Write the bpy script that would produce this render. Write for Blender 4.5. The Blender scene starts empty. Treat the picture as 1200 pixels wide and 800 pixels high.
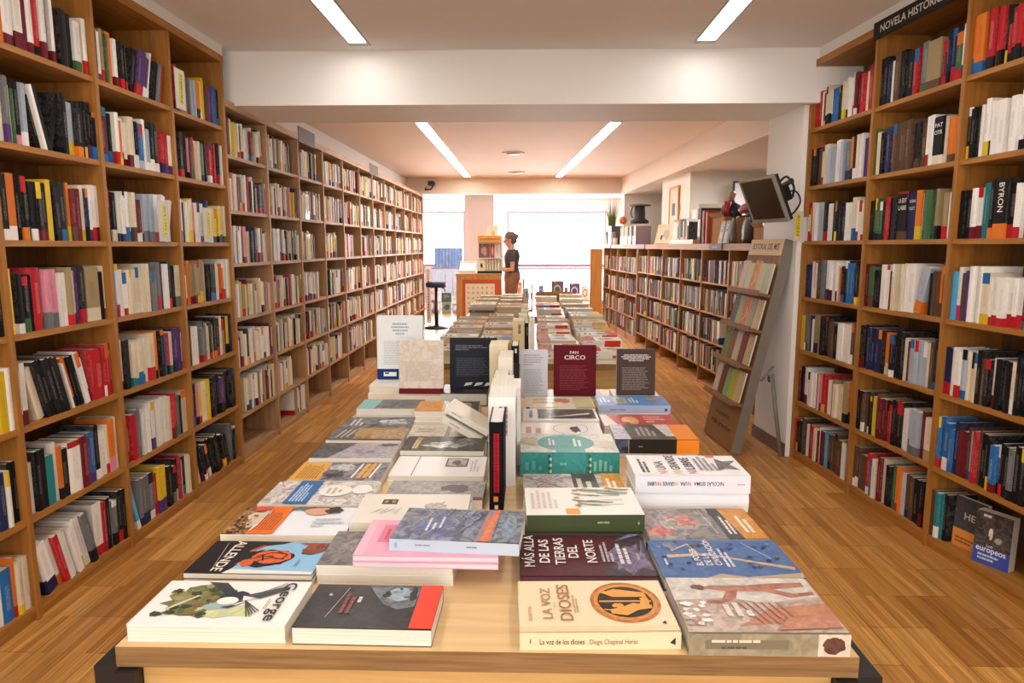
import bpy, math, random
from mathutils import Matrix, Vector
R = math.radians
rnd = random.Random(11)
C = bpy.context.scene.collection
sc = bpy.context.scene

# ------------------------------------------------------------------ colours
def lin(h):
    if isinstance(h, (tuple, list)): return tuple(h[:3])
    h = h.lstrip('#')
    o = []
    for i in (0, 2, 4):
        c = int(h[i:i+2], 16) / 255
        o.append(c / 12.92 if c <= .04045 else ((c + .055) / 1.055) ** 2.4)
    return tuple(o)

# ------------------------------------------------------------------ materials
def newmat(name):
    m = bpy.data.materials.new(name); m.use_nodes = True
    nt = m.node_tree
    b = next(n for n in nt.nodes if n.type == 'BSDF_PRINCIPLED')
    return m, nt, nt.nodes, nt.links, b

def plain(name, col, rough=.5, metal=0, var=.06, scale=6, bump=0):
    m, nt, N, L, b = newmat(name)
    c = lin(col)
    tc = N.new('ShaderNodeTexCoord'); nz = N.new('ShaderNodeTexNoise')
    nz.inputs['Scale'].default_value = scale; nz.inputs['Detail'].default_value = 4
    L.new(tc.outputs['Object'], nz.inputs['Vector'])
    cr = N.new('ShaderNodeValToRGB')
    cr.color_ramp.elements[0].color = (*[x * (1 - var) for x in c], 1)
    cr.color_ramp.elements[1].color = (*[min(1, x * (1 + var)) for x in c], 1)
    cr.color_ramp.elements[0].position = .3; cr.color_ramp.elements[1].position = .7
    L.new(nz.outputs['Fac'], cr.inputs['Fac']); L.new(cr.outputs['Color'], b.inputs['Base Color'])
    b.inputs['Roughness'].default_value = rough; b.inputs['Metallic'].default_value = metal
    if bump:
        bp = N.new('ShaderNodeBump'); bp.inputs['Strength'].default_value = bump; bp.inputs['Distance'].default_value = .01
        n2 = N.new('ShaderNodeTexNoise'); n2.inputs['Scale'].default_value = 90
        L.new(tc.outputs['Object'], n2.inputs['Vector']); L.new(n2.outputs['Fac'], bp.inputs['Height'])
        L.new(bp.outputs['Normal'], b.inputs['Normal'])
    return m

def wood(name, c1, c2, axis='y', rough=.45, scale=9, stretch=14):
    m, nt, N, L, b = newmat(name)
    tc = N.new('ShaderNodeTexCoord'); mp = N.new('ShaderNodeMapping')
    s = [stretch, stretch, stretch]; s['xyz'.index(axis)] = 1
    mp.inputs['Scale'].default_value = s
    L.new(tc.outputs['Object'], mp.inputs['Vector'])
    nz = N.new('ShaderNodeTexNoise'); nz.inputs['Scale'].default_value = scale / 3; nz.inputs['Detail'].default_value = 6
    nz.inputs['Distortion'].default_value = .6
    L.new(mp.outputs['Vector'], nz.inputs['Vector'])
    cr = N.new('ShaderNodeValToRGB')
    cr.color_ramp.elements[0].position = .32; cr.color_ramp.elements[1].position = .68
    cr.color_ramp.elements[0].color = (*lin(c1), 1); cr.color_ramp.elements[1].color = (*lin(c2), 1)
    L.new(nz.outputs['Fac'], cr.inputs['Fac']); L.new(cr.outputs['Color'], b.inputs['Base Color'])
    b.inputs['Roughness'].default_value = rough
    bp = N.new('ShaderNodeBump'); bp.inputs['Strength'].default_value = .08; bp.inputs['Distance'].default_value = .003
    L.new(nz.outputs['Fac'], bp.inputs['Height']); L.new(bp.outputs['Normal'], b.inputs['Normal'])
    return m

def floor_mat():
    m, nt, N, L, b = newmat('oak_strip_parquet')
    tc = N.new('ShaderNodeTexCoord')
    def brick(w, h, off, c1, c2, mortar, ms):
        mp = N.new('ShaderNodeMapping'); mp.inputs['Rotation'].default_value = (0, 0, R(90))
        L.new(tc.outputs['Object'], mp.inputs['Vector'])
        t = N.new('ShaderNodeTexBrick'); t.inputs['Scale'].default_value = 1
        t.inputs['Brick Width'].default_value = w; t.inputs['Row Height'].default_value = h
        t.inputs['Mortar Size'].default_value = ms; t.inputs['Mortar Smooth'].default_value = .1
        t.offset = off; t.inputs['Bias'].default_value = 0
        t.inputs['Color1'].default_value = (*lin(c1), 1); t.inputs['Color2'].default_value = (*lin(c2), 1)
        t.inputs['Mortar'].default_value = (*lin(mortar), 1)
        L.new(mp.outputs['Vector'], t.inputs['Vector']); return t
    strips = brick(.46, .026, .5, '#e4ae62', '#bb843e', '#ac8046', .0006)
    boards = brick(.46, .21, .5, '#ffffff', '#c4b09a', '#8a6a48', .0016)
    mp = N.new('ShaderNodeMapping'); mp.inputs['Scale'].default_value = (60, 1.6, 1)
    L.new(tc.outputs['Object'], mp.inputs['Vector'])
    nz = N.new('ShaderNodeTexNoise'); nz.inputs['Scale'].default_value = 2.2; nz.inputs['Detail'].default_value = 7
    L.new(mp.outputs['Vector'], nz.inputs['Vector'])
    cr = N.new('ShaderNodeValToRGB'); cr.color_ramp.elements[0].position = .3; cr.color_ramp.elements[1].position = .72
    cr.color_ramp.elements[0].color = (.66, .62, .56, 1); cr.color_ramp.elements[1].color = (1.35, 1.3, 1.2, 1)
    L.new(nz.outputs['Fac'], cr.inputs['Fac'])
    a = N.new('ShaderNodeMixRGB'); a.blend_type = 'MULTIPLY'; a.inputs['Fac'].default_value = .8
    L.new(strips.outputs['Color'], a.inputs['Color1']); L.new(boards.outputs['Color'], a.inputs['Color2'])
    c = N.new('ShaderNodeMixRGB'); c.blend_type = 'MULTIPLY'; c.inputs['Fac'].default_value = .85
    L.new(a.outputs['Color'], c.inputs['Color1']); L.new(cr.outputs['Color'], c.inputs['Color2'])
    L.new(c.outputs['Color'], b.inputs['Base Color'])
    b.inputs['Roughness'].default_value = .36
    bp = N.new('ShaderNodeBump'); bp.inputs['Strength'].default_value = .05; bp.inputs['Distance'].default_value = .002
    L.new(nz.outputs['Fac'], bp.inputs['Height']); L.new(bp.outputs['Normal'], b.inputs['Normal'])
    return m

def print_mat(name, rough, coat, spec=.3):
    """printed paper: colour comes with the faces; Ink = second tone (alpha <=.5 mottle, 1 = rows of small type)"""
    m, nt, N, L, b = newmat(name)
    col = N.new('ShaderNodeAttribute'); col.attribute_name = 'Col'
    ink = N.new('ShaderNodeAttribute'); ink.attribute_name = 'Ink'
    uv = N.new('ShaderNodeUVMap'); uv.uv_map = 'UVMap'
    mp = N.new('ShaderNodeMapping'); mp.inputs['Scale'].default_value = (620, 420, 1)
    L.new(uv.outputs['UV'], mp.inputs['Vector'])
    tx = N.new('ShaderNodeTexNoise'); tx.inputs['Scale'].default_value = 1; tx.inputs['Detail'].default_value = 1
    L.new(mp.outputs['Vector'], tx.inputs['Vector'])
    th = N.new('ShaderNodeMath'); th.operation = 'GREATER_THAN'; th.inputs[1].default_value = .58
    L.new(tx.outputs['Fac'], th.inputs[0])
    is_t = N.new('ShaderNodeMath'); is_t.operation = 'GREATER_THAN'; is_t.inputs[1].default_value = .75
    L.new(ink.outputs['Alpha'], is_t.inputs[0])
    tmask = N.new('ShaderNodeMath'); tmask.operation = 'MULTIPLY'
    L.new(th.outputs[0], tmask.inputs[0]); L.new(is_t.outputs[0], tmask.inputs[1])
    tc = N.new('ShaderNodeTexCoord')
    mz = N.new('ShaderNodeTexNoise'); mz.inputs['Scale'].default_value = 42; mz.inputs['Detail'].default_value = 6
    mz.inputs['Distortion'].default_value = 1.2
    L.new(tc.outputs['Object'], mz.inputs['Vector'])
    mr = N.new('ShaderNodeMapRange'); mr.inputs['From Min'].default_value = .38; mr.inputs['From Max'].default_value = .64
    L.new(mz.outputs['Fac'], mr.inputs['Value'])
    am = N.new('ShaderNodeMath'); am.operation = 'MULTIPLY'; am.inputs[1].default_value = 2
    L.new(ink.outputs['Alpha'], am.inputs[0])
    nt_ = N.new('ShaderNodeMath'); nt_.operation = 'SUBTRACT'; nt_.inputs[0].default_value = 1; L.new(is_t.outputs[0], nt_.inputs[1])
    m1 = N.new('ShaderNodeMath'); m1.operation = 'MULTIPLY'; L.new(am.outputs[0], m1.inputs[0]); L.new(nt_.outputs[0], m1.inputs[1])
    m2 = N.new('ShaderNodeMath'); m2.operation = 'MULTIPLY'; L.new(m1.outputs[0], m2.inputs[0]); L.new(mr.outputs['Result'], m2.inputs[1])
    fac = N.new('ShaderNodeMath'); fac.operation = 'ADD'; fac.use_clamp = True
    tm2 = N.new('ShaderNodeMath'); tm2.operation = 'MULTIPLY'; tm2.inputs[1].default_value = .6; L.new(tmask.outputs[0], tm2.inputs[0]); L.new(tm2.outputs[0], fac.inputs[0]); L.new(m2.outputs[0], fac.inputs[1])
    mx = N.new('ShaderNodeMixRGB'); L.new(fac.outputs[0], mx.inputs['Fac'])
    L.new(col.outputs['Color'], mx.inputs['Color1']); L.new(ink.outputs['Color'], mx.inputs['Color2'])
    L.new(mx.outputs['Color'], b.inputs['Base Color'])
    b.inputs['Roughness'].default_value = rough
    b.inputs['Specular IOR Level'].default_value = spec; b.inputs['Coat Weight'].default_value = coat; b.inputs['Coat Roughness'].default_value = .22
    return m

def page_mat():
    m, nt, N, L, b = newmat('page_edges')
    col = N.new('ShaderNodeAttribute'); col.attribute_name = 'Col'
    uv = N.new('ShaderNodeUVMap'); uv.uv_map = 'UVMap'
    mp = N.new('ShaderNodeMapping'); mp.inputs['Scale'].default_value = (900, 4, 1)
    L.new(uv.outputs['UV'], mp.inputs['Vector'])
    tx = N.new('ShaderNodeTexNoise'); tx.inputs['Scale'].default_value = 1; tx.inputs['Detail'].default_value = 3
    L.new(mp.outputs['Vector'], tx.inputs['Vector'])
    cr = N.new('ShaderNodeValToRGB'); cr.color_ramp.elements[0].position = .3; cr.color_ramp.elements[1].position = .6
    cr.color_ramp.elements[0].color = (.72, .70, .66, 1); cr.color_ramp.elements[1].color = (1, 1, 1, 1)
    L.new(tx.outputs['Fac'], cr.inputs['Fac'])
    mx = N.new('ShaderNodeMixRGB'); mx.blend_type = 'MULTIPLY'; mx.inputs['Fac'].default_value = .8
    L.new(col.outputs['Color'], mx.inputs['Color1']); L.new(cr.outputs['Color'], mx.inputs['Color2'])
    L.new(mx.outputs['Color'], b.inputs['Base Color']); b.inputs['Roughness'].default_value = .8
    return m

def emit(name, col, s):
    m, nt, N, L, b = newmat(name)
    tc = N.new('ShaderNodeTexCoord'); nz = N.new('ShaderNodeTexNoise'); nz.inputs['Scale'].default_value = 2
    L.new(tc.outputs['Object'], nz.inputs['Vector'])
    mr = N.new('ShaderNodeMapRange'); mr.inputs['To Min'].default_value = s * .97; mr.inputs['To Max'].default_value = s * 1.03
    L.new(nz.outputs['Fac'], mr.inputs['Value']); L.new(mr.outputs['Result'], b.inputs['Emission Strength'])
    b.inputs['Base Color'].default_value = (*lin(col), 1); b.inputs['Emission Color'].default_value = (*lin(col), 1)
    return m

def glass(name, col, alpha):
    m, nt, N, L, b = newmat(name)
    b.inputs['Base Color'].default_value = (*lin(col), 1); b.inputs['Roughness'].default_value = .08
    b.inputs['Transmission Weight'].default_value = 0; b.inputs['Alpha'].default_value = alpha
    b.inputs['IOR'].default_value = 1.45
    return m

M = dict(
    print=print_mat('printed_paper', .55, 0, .12), matte=print_mat('matte_cover', .6, 0, .06), gloss=print_mat('glossy_cover', .38, .06), pages=page_mat(),
    floor=floor_mat(),
    caseh=wood('honey_oak_along', '#95601f', '#b47a2e', 'y', .6), casev=wood('honey_oak_upright', '#8e5a1d', '#ac722a', 'z', .6),
    casev2=wood('lit_tone_oak_upright', '#9a7048', '#bc9264', 'z', .6), caseh2=wood('lit_tone_oak_along', '#a07850', '#c49c6c', 'y', .6),  # far case: brighter lighting put into the wood colour
    back=wood('dark_oak_back', '#6e4c2a', '#846036', 'z'), back2=wood('oak_back', '#6a4a28', '#84603a', 'z'),
    ply=wood('birch_plywood', '#d8b37c', '#e6c796', 'x', .3), plyedge=wood('plywood_edge', '#74552f', '#927046', 'x', .5, 20, 30),
    plyfront=wood('birch_apron', '#b48c50', '#cfa86a', 'x', .45),
    orange_wood=wood('orange_beech', '#b8803c', '#cd9650', 'z'),
    wall=plain('white_paint', '#f3f0ea', .7, var=.015, scale=2, bump=.05),
    ceil=plain('ceiling_paint', '#efecea', .8, var=.015, scale=2),
    ceil2=plain('ceiling_warm_bounce_paint', '#f0e0d2', .8, var=.015, scale=2),  # back ceiling's warm reflected light tinted into its paint
    black=plain('black_metal', '#141315', .45), grey=plain('grey_plastic', '#8d8a85', .4), dark=plain('dark_plastic', '#241f1d', .35),
    silver=plain('silver_plastic', '#a9a49c', .3, .4), screen=plain('dark_screen', '#33251f', .18),
    base=plain('dark_wood_skirting', '#6b4c30', .5), strip=emit('strip_diffuser', '#fdfaf6', 11), strip2=emit('strip_diffuser_warm', '#fff4e6', 22),
    frame=plain('window_frame_paint', '#b9a7b4', .5), purple=plain('rail_paint', '#8d7886', .5),
    sign=plain('sign_plate', '#2a2624', .5), signgrey=plain('grey_sign_plate', '#6f625c', .5), white=plain('white_card', '#efebe4', .6),
    cream=plain('cream_card', '#ece0c8', .6), yellow=plain('yellow_label', '#e2cf22', .6), orange=plain('orange_panel', '#c2542a', .55),
    card=wood('cardboard', '#9a6c38', '#ae7c44', 'z', .8), acrylic=glass('clear_acrylic', '#e6e2da', .8), pane=glass('window_glass', '#ffffff', .06),
    rack=wood('rack_board', '#7c5530', '#966a3e', 'z', .75), rackside=plain('rack_edge', '#7f786c', .6), green=plain('leaf_green', '#5c7440', .6, var=.3, scale=30),
    bright=emit('facade_daylight_glow', '#fbf8ff', 3.2), pinkwall=plain('pillar_paint', '#d6cac8', .7, var=.02),
    skin=plain('skin', '#b98a74', .55, var=.05, scale=20), hair=plain('hair', '#5c4840', .7, var=.25, scale=60), shirt=plain('dark_shirt', '#3a3038', .8, var=.15, scale=25),
    trousers=plain('brown_trousers', '#7d5a44', .8, var=.1, scale=25), blue=plain('blue_cloth', '#7f9cc4', .8, var=.2, scale=12), street=plain('street_grey', '#6d7178', .8),
    red=plain('red_cloth', '#a01c2c', .6), navy=plain('navy_cloth', '#23263c', .7), fruit=plain('orange_skin', '#c8662a', .5), leather=plain('black_bag', '#1c1a1c', .5),
    pattern=plain('speckled_box', '#5a5150', .5, var=.7, scale=90), terracotta=plain('pot', '#4a4238', .7), mirror=plain('painted_reflection', '#efeaf0', .5),  # mirror: the lit room's reflection painted as one pale colour
)

# ------------------------------------------------------------------ mesh builder
class MB:
    def __init__(s): s.v = []; s.f = []; s.c = []; s.k = []; s.uv = []; s.mi = []; s.sm = []; s.T = None
    def face(s, pts, col=(.8, .8, .8), ink=(0, 0, 0, 0), uv=None, mi=0, smooth=False):
        n = len(s.v)
        for p in pts:
            p = Vector(p)
            if s.T is not None: p = s.T @ p
            s.v.append(p)
        s.f.append(list(range(n, n + len(pts)))); s.c.append(col); s.k.append(ink); s.uv.append(uv); s.mi.append(mi); s.sm.append(smooth)
    def box(s, x0, x1, y0, y1, z0, z1, col=(.8, .8, .8), mi=0, uvax=None):
        P = [(x0, y0, z0), (x1, y0, z0), (x1, y1, z0), (x0, y1, z0), (x0, y0, z1), (x1, y0, z1), (x1, y1, z1), (x0, y1, z1)]
        for q in ((0, 3, 2, 1), (4, 5, 6, 7), (0, 1, 5, 4), (1, 2, 6, 5), (2, 3, 7, 6), (3, 0, 4, 7)):
            pts = [P[i] for i in q]
            uv = None
            if uvax is not None: uv = [(p[uvax], p[(uvax + 1) % 3] + p[(uvax + 2) % 3]) for p in pts]
            s.face(pts, col, uv=uv, mi=mi)
    def loft(s, rings, col=(.8, .8, .8), cap=True, mi=0, smooth=True):
        n = len(rings[0])
        for a, b in zip(rings, rings[1:]):
            for i in range(n):
                j = (i + 1) % n
                s.face([a[i], a[j], b[j], b[i]], col, mi=mi, smooth=smooth)
        if cap:
            s.face(list(reversed(rings[0])), col, mi=mi); s.face(rings[-1], col, mi=mi)
    def lathe(s, prof, o=(0, 0, 0), n=20, col=(.8, .8, .8), mi=0):
        s.loft([[(o[0] + r * math.cos(2 * math.pi * i / n), o[1] + r * math.sin(2 * math.pi * i / n), o[2] + z) for i in range(n)] for r, z in prof], col, mi=mi)
    def tube(s, pts, r, n=8, col=(.8, .8, .8), mi=0):
        pts = [Vector(p) for p in pts]; rings = []; u = None
        for i, p in enumerate(pts):
            d = (pts[min(i + 1, len(pts) - 1)] - pts[max(i - 1, 0)]).normalized()
            if u is None:
                u = d.cross(Vector((0, 0, 1)))
                if u.length < .3: u = d.cross(Vector((1, 0, 0)))
            u = u - d * u.dot(d); u.normalize(); w = d.cross(u)
            rr = r[i] if isinstance(r, (list, tuple)) else r
            rings.append([p + u * rr * math.cos(2 * math.pi * k / n) + w * rr * math.sin(2 * math.pi * k / n) for k in range(n)])
        s.loft(rings, col, mi=mi)
    def cable(s, pts, r, n=8, k=6):
        P = [Vector(p) for p in pts]; P = [2 * P[0] - P[1]] + P + [2 * P[-1] - P[-2]]; Q = []
        for i in range(1, len(P) - 2):
            for j in range(k):
                u = j / k; a, b, c, d = P[i - 1:i + 3]
                Q.append(.5 * (2 * b + (c - a) * u + (2 * a - 5 * b + 4 * c - d) * u * u + (3 * b - a - 3 * c + d) * u ** 3))
        s.tube(Q + [P[-2]], r, n)
    def ball(s, o, r, n=14, col=(.8, .8, .8), sc_=(1, 1, 1), mi=0):
        rings = []
        for j in range(1, n):
            a = math.pi * j / n
            rings.append([(o[0] + sc_[0] * r * math.sin(a) * math.cos(2 * math.pi * i / n), o[1] + sc_[1] * r * math.sin(a) * math.sin(2 * math.pi * i / n), o[2] - sc_[2] * r * math.cos(a)) for i in range(n)])
        s.loft(rings, col, mi=mi)
    def mesh(s, name, mats):
        me = bpy.data.meshes.new(name)
        me.from_pydata([tuple(p) for p in s.v], [], s.f)
        ca = me.color_attributes.new('Col', 'FLOAT_COLOR', 'CORNER'); ia = me.color_attributes.new('Ink', 'FLOAT_COLOR', 'CORNER')
        ul = me.uv_layers.new(name='UVMap')
        cb, ib, ub = [], [], []
        for f, c, k, uv in zip(s.f, s.c, s.k, s.uv):
            for i in range(len(f)):
                cb += [c[0], c[1], c[2], 1]; ib += list(k)
                ub += list(uv[i]) if uv else [0, 0]
        ca.data.foreach_set('color', cb); ia.data.foreach_set('color', ib); ul.data.foreach_set('uv', ub)
        me.polygons.foreach_set('material_index', s.mi)
        me.polygons.foreach_set('use_smooth', s.sm)
        for m in (mats if isinstance(mats, (list, tuple)) else [mats]): me.materials.append(M[m] if isinstance(m, str) else m)
        return me
    def build(s, name, mats, parent=None, weld=False):
        me = s.mesh(name, mats)
        if weld or any(s.sm):
            import bmesh
            bm = bmesh.new(); bm.from_mesh(me); bmesh.ops.remove_doubles(bm, verts=bm.verts, dist=1e-5); bm.to_mesh(me); bm.free()
        o = bpy.data.objects.new(name, me); C.objects.link(o)
        if parent is not None: o.parent = parent
        return o

LABELS = {}
def tag(o, label, cat, group=None):
    n = len(label.replace(',', ' ').split())
    assert 4 <= n <= 16, (n, label)
    if label in LABELS: print('DUPLICATE LABEL', label)
    LABELS[label] = o.name
    o['label'] = label; o['category'] = cat
    if group: o['group'] = group
    return o
def empty(name, loc=(0, 0, 0), rot=(0, 0, 0)):
    o = bpy.data.objects.new(name, None); C.objects.link(o); o.location = loc; o.rotation_euler = rot; o.empty_display_size = .05
    return o
def thing(name, label, cat, loc=(0, 0, 0), rot=(0, 0, 0), group=None):
    return tag(empty(name, loc, rot), label, cat, group)
def boxobj(name, x0, x1, y0, y1, z0, z1, mat, parent=None, bevel=0):
    mb = MB(); cx, cy, cz = (x0 + x1) / 2, (y0 + y1) / 2, (z0 + z1) / 2
    mb.box(x0 - cx, x1 - cx, y0 - cy, y1 - cy, z0 - cz, z1 - cz)
    o = mb.build(name, mat, parent, weld=bevel > 0); o.location = (cx, cy, cz)
    if bevel:
        b = o.modifiers.new('bevel', 'BEVEL'); b.width = bevel; b.segments = 2
    return o
def sub(child, parent):
    child.parent = parent; child.location = child.location - parent.location
    return child
def struct(name, x0, x1, y0, y1, z0, z1, mat, parent=None):
    o = boxobj(name, x0, x1, y0, y1, z0, z1, mat, parent)
    o['kind'] = 'structure'
    return o
def structmb(name, mb, mat):
    o = mb.build(name, mat); o['kind'] = 'structure'; return o

# ------------------------------------------------------------------ lettering
_txt = {}
def textpolys(s):
    """flat polygons of a line of type, height of a capital = 1, starting at x=0"""
    if s in _txt: return _txt[s]
    cu = bpy.data.curves.new('lettering', 'FONT'); cu.body = s; cu.size = 1.0; cu.resolution_u = 3; cu.offset = .012
    o = bpy.data.objects.new('lettering', cu); C.objects.link(o)
    dg = bpy.context.evaluated_depsgraph_get(); dg.update()
    me = bpy.data.meshes.new_from_object(o.evaluated_get(dg))
    P = [[(me.vertices[i].co.x / .69, me.vertices[i].co.y / .69) for i in p.vertices] for p in me.polygons]
    bpy.data.objects.remove(o); bpy.data.meshes.remove(me); bpy.data.curves.remove(cu)
    w = max((x for p in P for x, y in p), default=1)
    _txt[s] = (P, w); return _txt[s]

class Art:
    """printing on a flat face: origin o, axes ux, uy (full side vectors), normal nrm; u, v in 0..1"""
    def __init__(s, mb, o, ux, uy, nrm, mi=0, lift=.0002):
        s.mb = mb; s.o = Vector(o); s.ux = Vector(ux); s.uy = Vector(uy); s.n = Vector(nrm).normalized(); s.k = 1; s.mi = mi; s.lift = lift
        s.W = s.ux.length; s.H = s.uy.length
    def Z(s): return s.lift * (min(s.k, 9) + max(0, s.k - 9) * .09)
    def P(s, u, v): return s.o + s.ux * u + s.uy * v + s.n * s.Z()
    def poly(s, pts, col, mot=None, a=.5):
        pts = [(min(1, max(0, u)), min(1, max(0, v))) for u, v in pts]
        ink = (*lin(mot), a) if mot else (0, 0, 0, 0)
        s.mb.face([s.P(u, v) for u, v in pts], lin(col), ink, mi=s.mi)
        s.k += 1
    def rect(s, u0, v0, u1, v1, col, mot=None, a=.5): s.poly([(u0, v0), (u1, v0), (u1, v1), (u0, v1)], col, mot, a)
    def ell(s, cu, cv, ru, rv, col, mot=None, n=22, a=.5): s.poly([(cu + ru * math.cos(2 * math.pi * i / n), cv + rv * math.sin(2 * math.pi * i / n)) for i in range(n)], col, mot, a)
    def blob(s, cu, cv, ru, rv, col, seed, mot=None, n=18, j=.35):
        q = random.Random(seed)
        s.poly([(cu + ru * (1 + q.uniform(-j, j)) * math.cos(2 * math.pi * i / n), cv + rv * (1 + q.uniform(-j, j)) * math.sin(2 * math.pi * i / n)) for i in range(n)], col, mot)
    def stroke(s, pts, w, col, mot=None):
        """a band of width w (metres) along pts"""
        Q = [Vector((u * s.W, v * s.H)) for u, v in pts]; l, r = [], []
        for i, p in enumerate(Q):
            d = (Q[min(i + 1, len(Q) - 1)] - Q[max(i - 1, 0)]).normalized(); nn = Vector((-d.y, d.x))
            ww = w[i] if isinstance(w, (list, tuple)) else w
            l.append(p + nn * ww / 2); r.append(p - nn * ww / 2)
        for i in range(len(Q) - 1):
            s.poly([(p.x / s.W, p.y / s.H) for p in (r[i], r[i + 1], l[i + 1], l[i])], col, mot); s.k -= 1
        s.k += 1
    def text(s, t, u, v, h, col, rot=0, fit=None):
        """capital height h in metres, left end of the baseline at (u, v), turned rot degrees; fit = length in metres"""
        P, w = textpolys(t); sx = h if fit is None else fit / w
        c, q = math.cos(R(rot)), math.sin(R(rot))
        for p in P:
            pts = []
            for x, y in p:
                x *= sx; y *= h
                pts.append(s.o + s.ux.normalized() * (u * s.W + x * c - y * q) + s.uy.normalized() * (v * s.H + x * q + y * c) + s.n * s.Z())
            s.mb.face(pts, lin(col), mi=s.mi)
        s.k += 1
    def lines(s, u0, v0, u1, v1, n, col, vert=False, seed=1, fill=.55, centre=False):
        """n ragged rows of small type"""
        q = random.Random(seed)
        for i in range(n):
            a, b = i / n, (i + fill) / n
            e = q.uniform(.78, 1) if i < n - 1 else q.uniform(.35, .7)
            st = (1 - e) / 2 if centre else 0
            # words
            x = st
            while x < st + e - .02:
                x2 = min(st + e, x + q.uniform(.06, .2))
                if vert: s.poly([(u0 + (u1 - u0) * a, v0 + (v1 - v0) * x), (u0 + (u1 - u0) * b, v0 + (v1 - v0) * x), (u0 + (u1 - u0) * b, v0 + (v1 - v0) * x2), (u0 + (u1 - u0) * a, v0 + (v1 - v0) * x2)], col)
                else: s.poly([(u0 + (u1 - u0) * x, v1 - (v1 - v0) * b), (u0 + (u1 - u0) * x2, v1 - (v1 - v0) * b), (u0 + (u1 - u0) * x2, v1 - (v1 - v0) * a), (u0 + (u1 - u0) * x, v1 - (v1 - v0) * a)], col)
                s.k -= 1; x = x2 + .018
        s.k += 1
# ================================================================== the room
RA = math.atan(.084)
RF = Matrix.Translation((2.098, 0, 0)) @ Matrix.Rotation(RA, 4, 'Z')     # frame of the right-hand wall: y runs along it, +x goes into it
def rfw(x, y, z): return RF @ Vector((x, y, z))
def rstruct(name, x0, x1, y0, y1, z0, z1, mat):
    mb = MB(); mb.T = RF; mb.box(x0, x1, y0, y1, z0, z1); return structmb(name, mb, mat)

struct('floor', -4.2, 4.6, -2.2, 15.2, -.06, 0, 'floor')
struct('ceiling', -2.3, 4.6, -2.2, 4.35, 2.56, 2.66, 'ceil')
struct('trim_beam', -2.3, 4.6, 4.35, 4.95, 2.24, 2.66, 'wall')
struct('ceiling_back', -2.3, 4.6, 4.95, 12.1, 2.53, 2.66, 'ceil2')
struct('ceiling_far', -4.2, 4.6, 12.1, 15.2, 2.36, 2.66, 'ceil')
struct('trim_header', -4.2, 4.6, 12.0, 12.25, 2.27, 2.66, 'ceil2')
struct('wall_left', -2.3, -2.12, -2.2, 12.0, 0, 2.66, 'wall')
struct('wall_left_upper', -2.12, -1.835, -2.2, 4.23, 2.5, 2.56, 'wall')
struct('wall_left_far', -4.3, -4.2, 12.0, 15.2, 0, 2.66, 'wall')
struct('wall_left_return', -4.2, -2.12, 12.0, 12.1, 0, 2.36, 'wall')
struct('wall_back', -2.3, 4.6, -2.3, -2.2, 0, 2.66, 'wall')
struct('wall_right_far', 4.6, 4.7, -2.2, 15.2, 0, 2.66, 'wall')
rstruct('wall_right', .29, .5, -2.2, 4.43, 0, 2.56, 'wall')
rstruct('wall_right_upper', .012, .29, -2.2, 4.43, 2.5, 2.56, 'wall')
rstruct('wall_right_pillar', -.03, .75, 4.435, 4.94, 0, 2.3, 'wall')
# lowered soffit above the low shelving
mb = MB()
pts = [(2.16 - .049 * 4.9, 4.9), (4.6, 4.9), (4.6, 12.05), (2.16 - .049 * 12.05, 12.05)]
for z, rev in ((2.25, True), (2.6, False)):
    q = [(x, y, z) for x, y in pts]; mb.face(list(reversed(q)) if rev else q)
for i in range(4):
    a, b = pts[i], pts[(i + 1) % 4]; mb.face([(*a, 2.25), (*b, 2.25), (*b, 2.6), (*a, 2.6)])
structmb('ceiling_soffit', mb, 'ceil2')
# niches behind the low shelving
rstruct('wall_right_partition', .52, 2.2, 8.35, 9.55, 0, 2.26, 'wall')
rstruct('wall_right_end', .52, 2.2, 11.9, 12.1, 0, 2.26, 'wall')
rstruct('wall_right_niche', 1.15, 1.25, 9.55, 11.0, 0, 2.26, 'wall')
# skirting
rstruct('baseboard_right', -.045, -.03, 4.435, 4.94, 0, .085, 'base')
# far window wall
WY = 14.6
struct('wall_window_left', -4.2, -2.75, WY, WY + .15, 0, 2.4, 'pinkwall')
struct('wall_window_top', -2.75, 4.6, WY, WY + .15, 2.1, 2.4, 'wall')
struct('wall_window_right', 1.62, 4.6, WY, WY + .15, 0, 2.1, 'wall')
struct('wall_window_pier', -1.36, -.46, WY, WY + .15, 0, 2.1, 'pinkwall')
struct('wall_window_foot', -2.75, 1.62, WY, WY + .15, 0, .12, 'wall')
struct('wall_pillar', -1.24, -.68, 13.3, 13.86, 0, 2.36, 'pinkwall')
def window(n, x0, x1):
    w = empty('window_%d' % n, (0, 0, 0)); w['kind'] = 'structure'
    fr = MB()
    for a, b, c, d in ((x0, x1, 2.06, 2.1), (x0, x1, .12, .16), (x0, x0 + .04, .16, 2.06), (x1 - .04, x1, .16, 2.06)):
        fr.box(a, b, WY + .02, WY + .09, c, d)
    fr.build('window_frame', 'frame', w)
    rl = MB(); rl.box(x0, x1, WY - .02, WY + .05, .93, 1.0); rl.build('window_rail', 'purple', w)
    gl = MB(); gl.box(x0 + .04, x1 - .04, WY + .05, WY + .056, .16, 2.06); gl.build('window_pane', 'pane', w)
window(1, -2.75, -1.36); window(2, -.46, 1.62)
# outside: the street, daylight put into the facade as its own glow
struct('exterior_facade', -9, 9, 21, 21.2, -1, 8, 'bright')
struct('exterior_street', -9, 9, WY + .3, 21, -.3, -.05, 'street')
struct('exterior_kerb_wall', -2.9, -1.2, 16.2, 16.4, -.05, .95, 'street')

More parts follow.
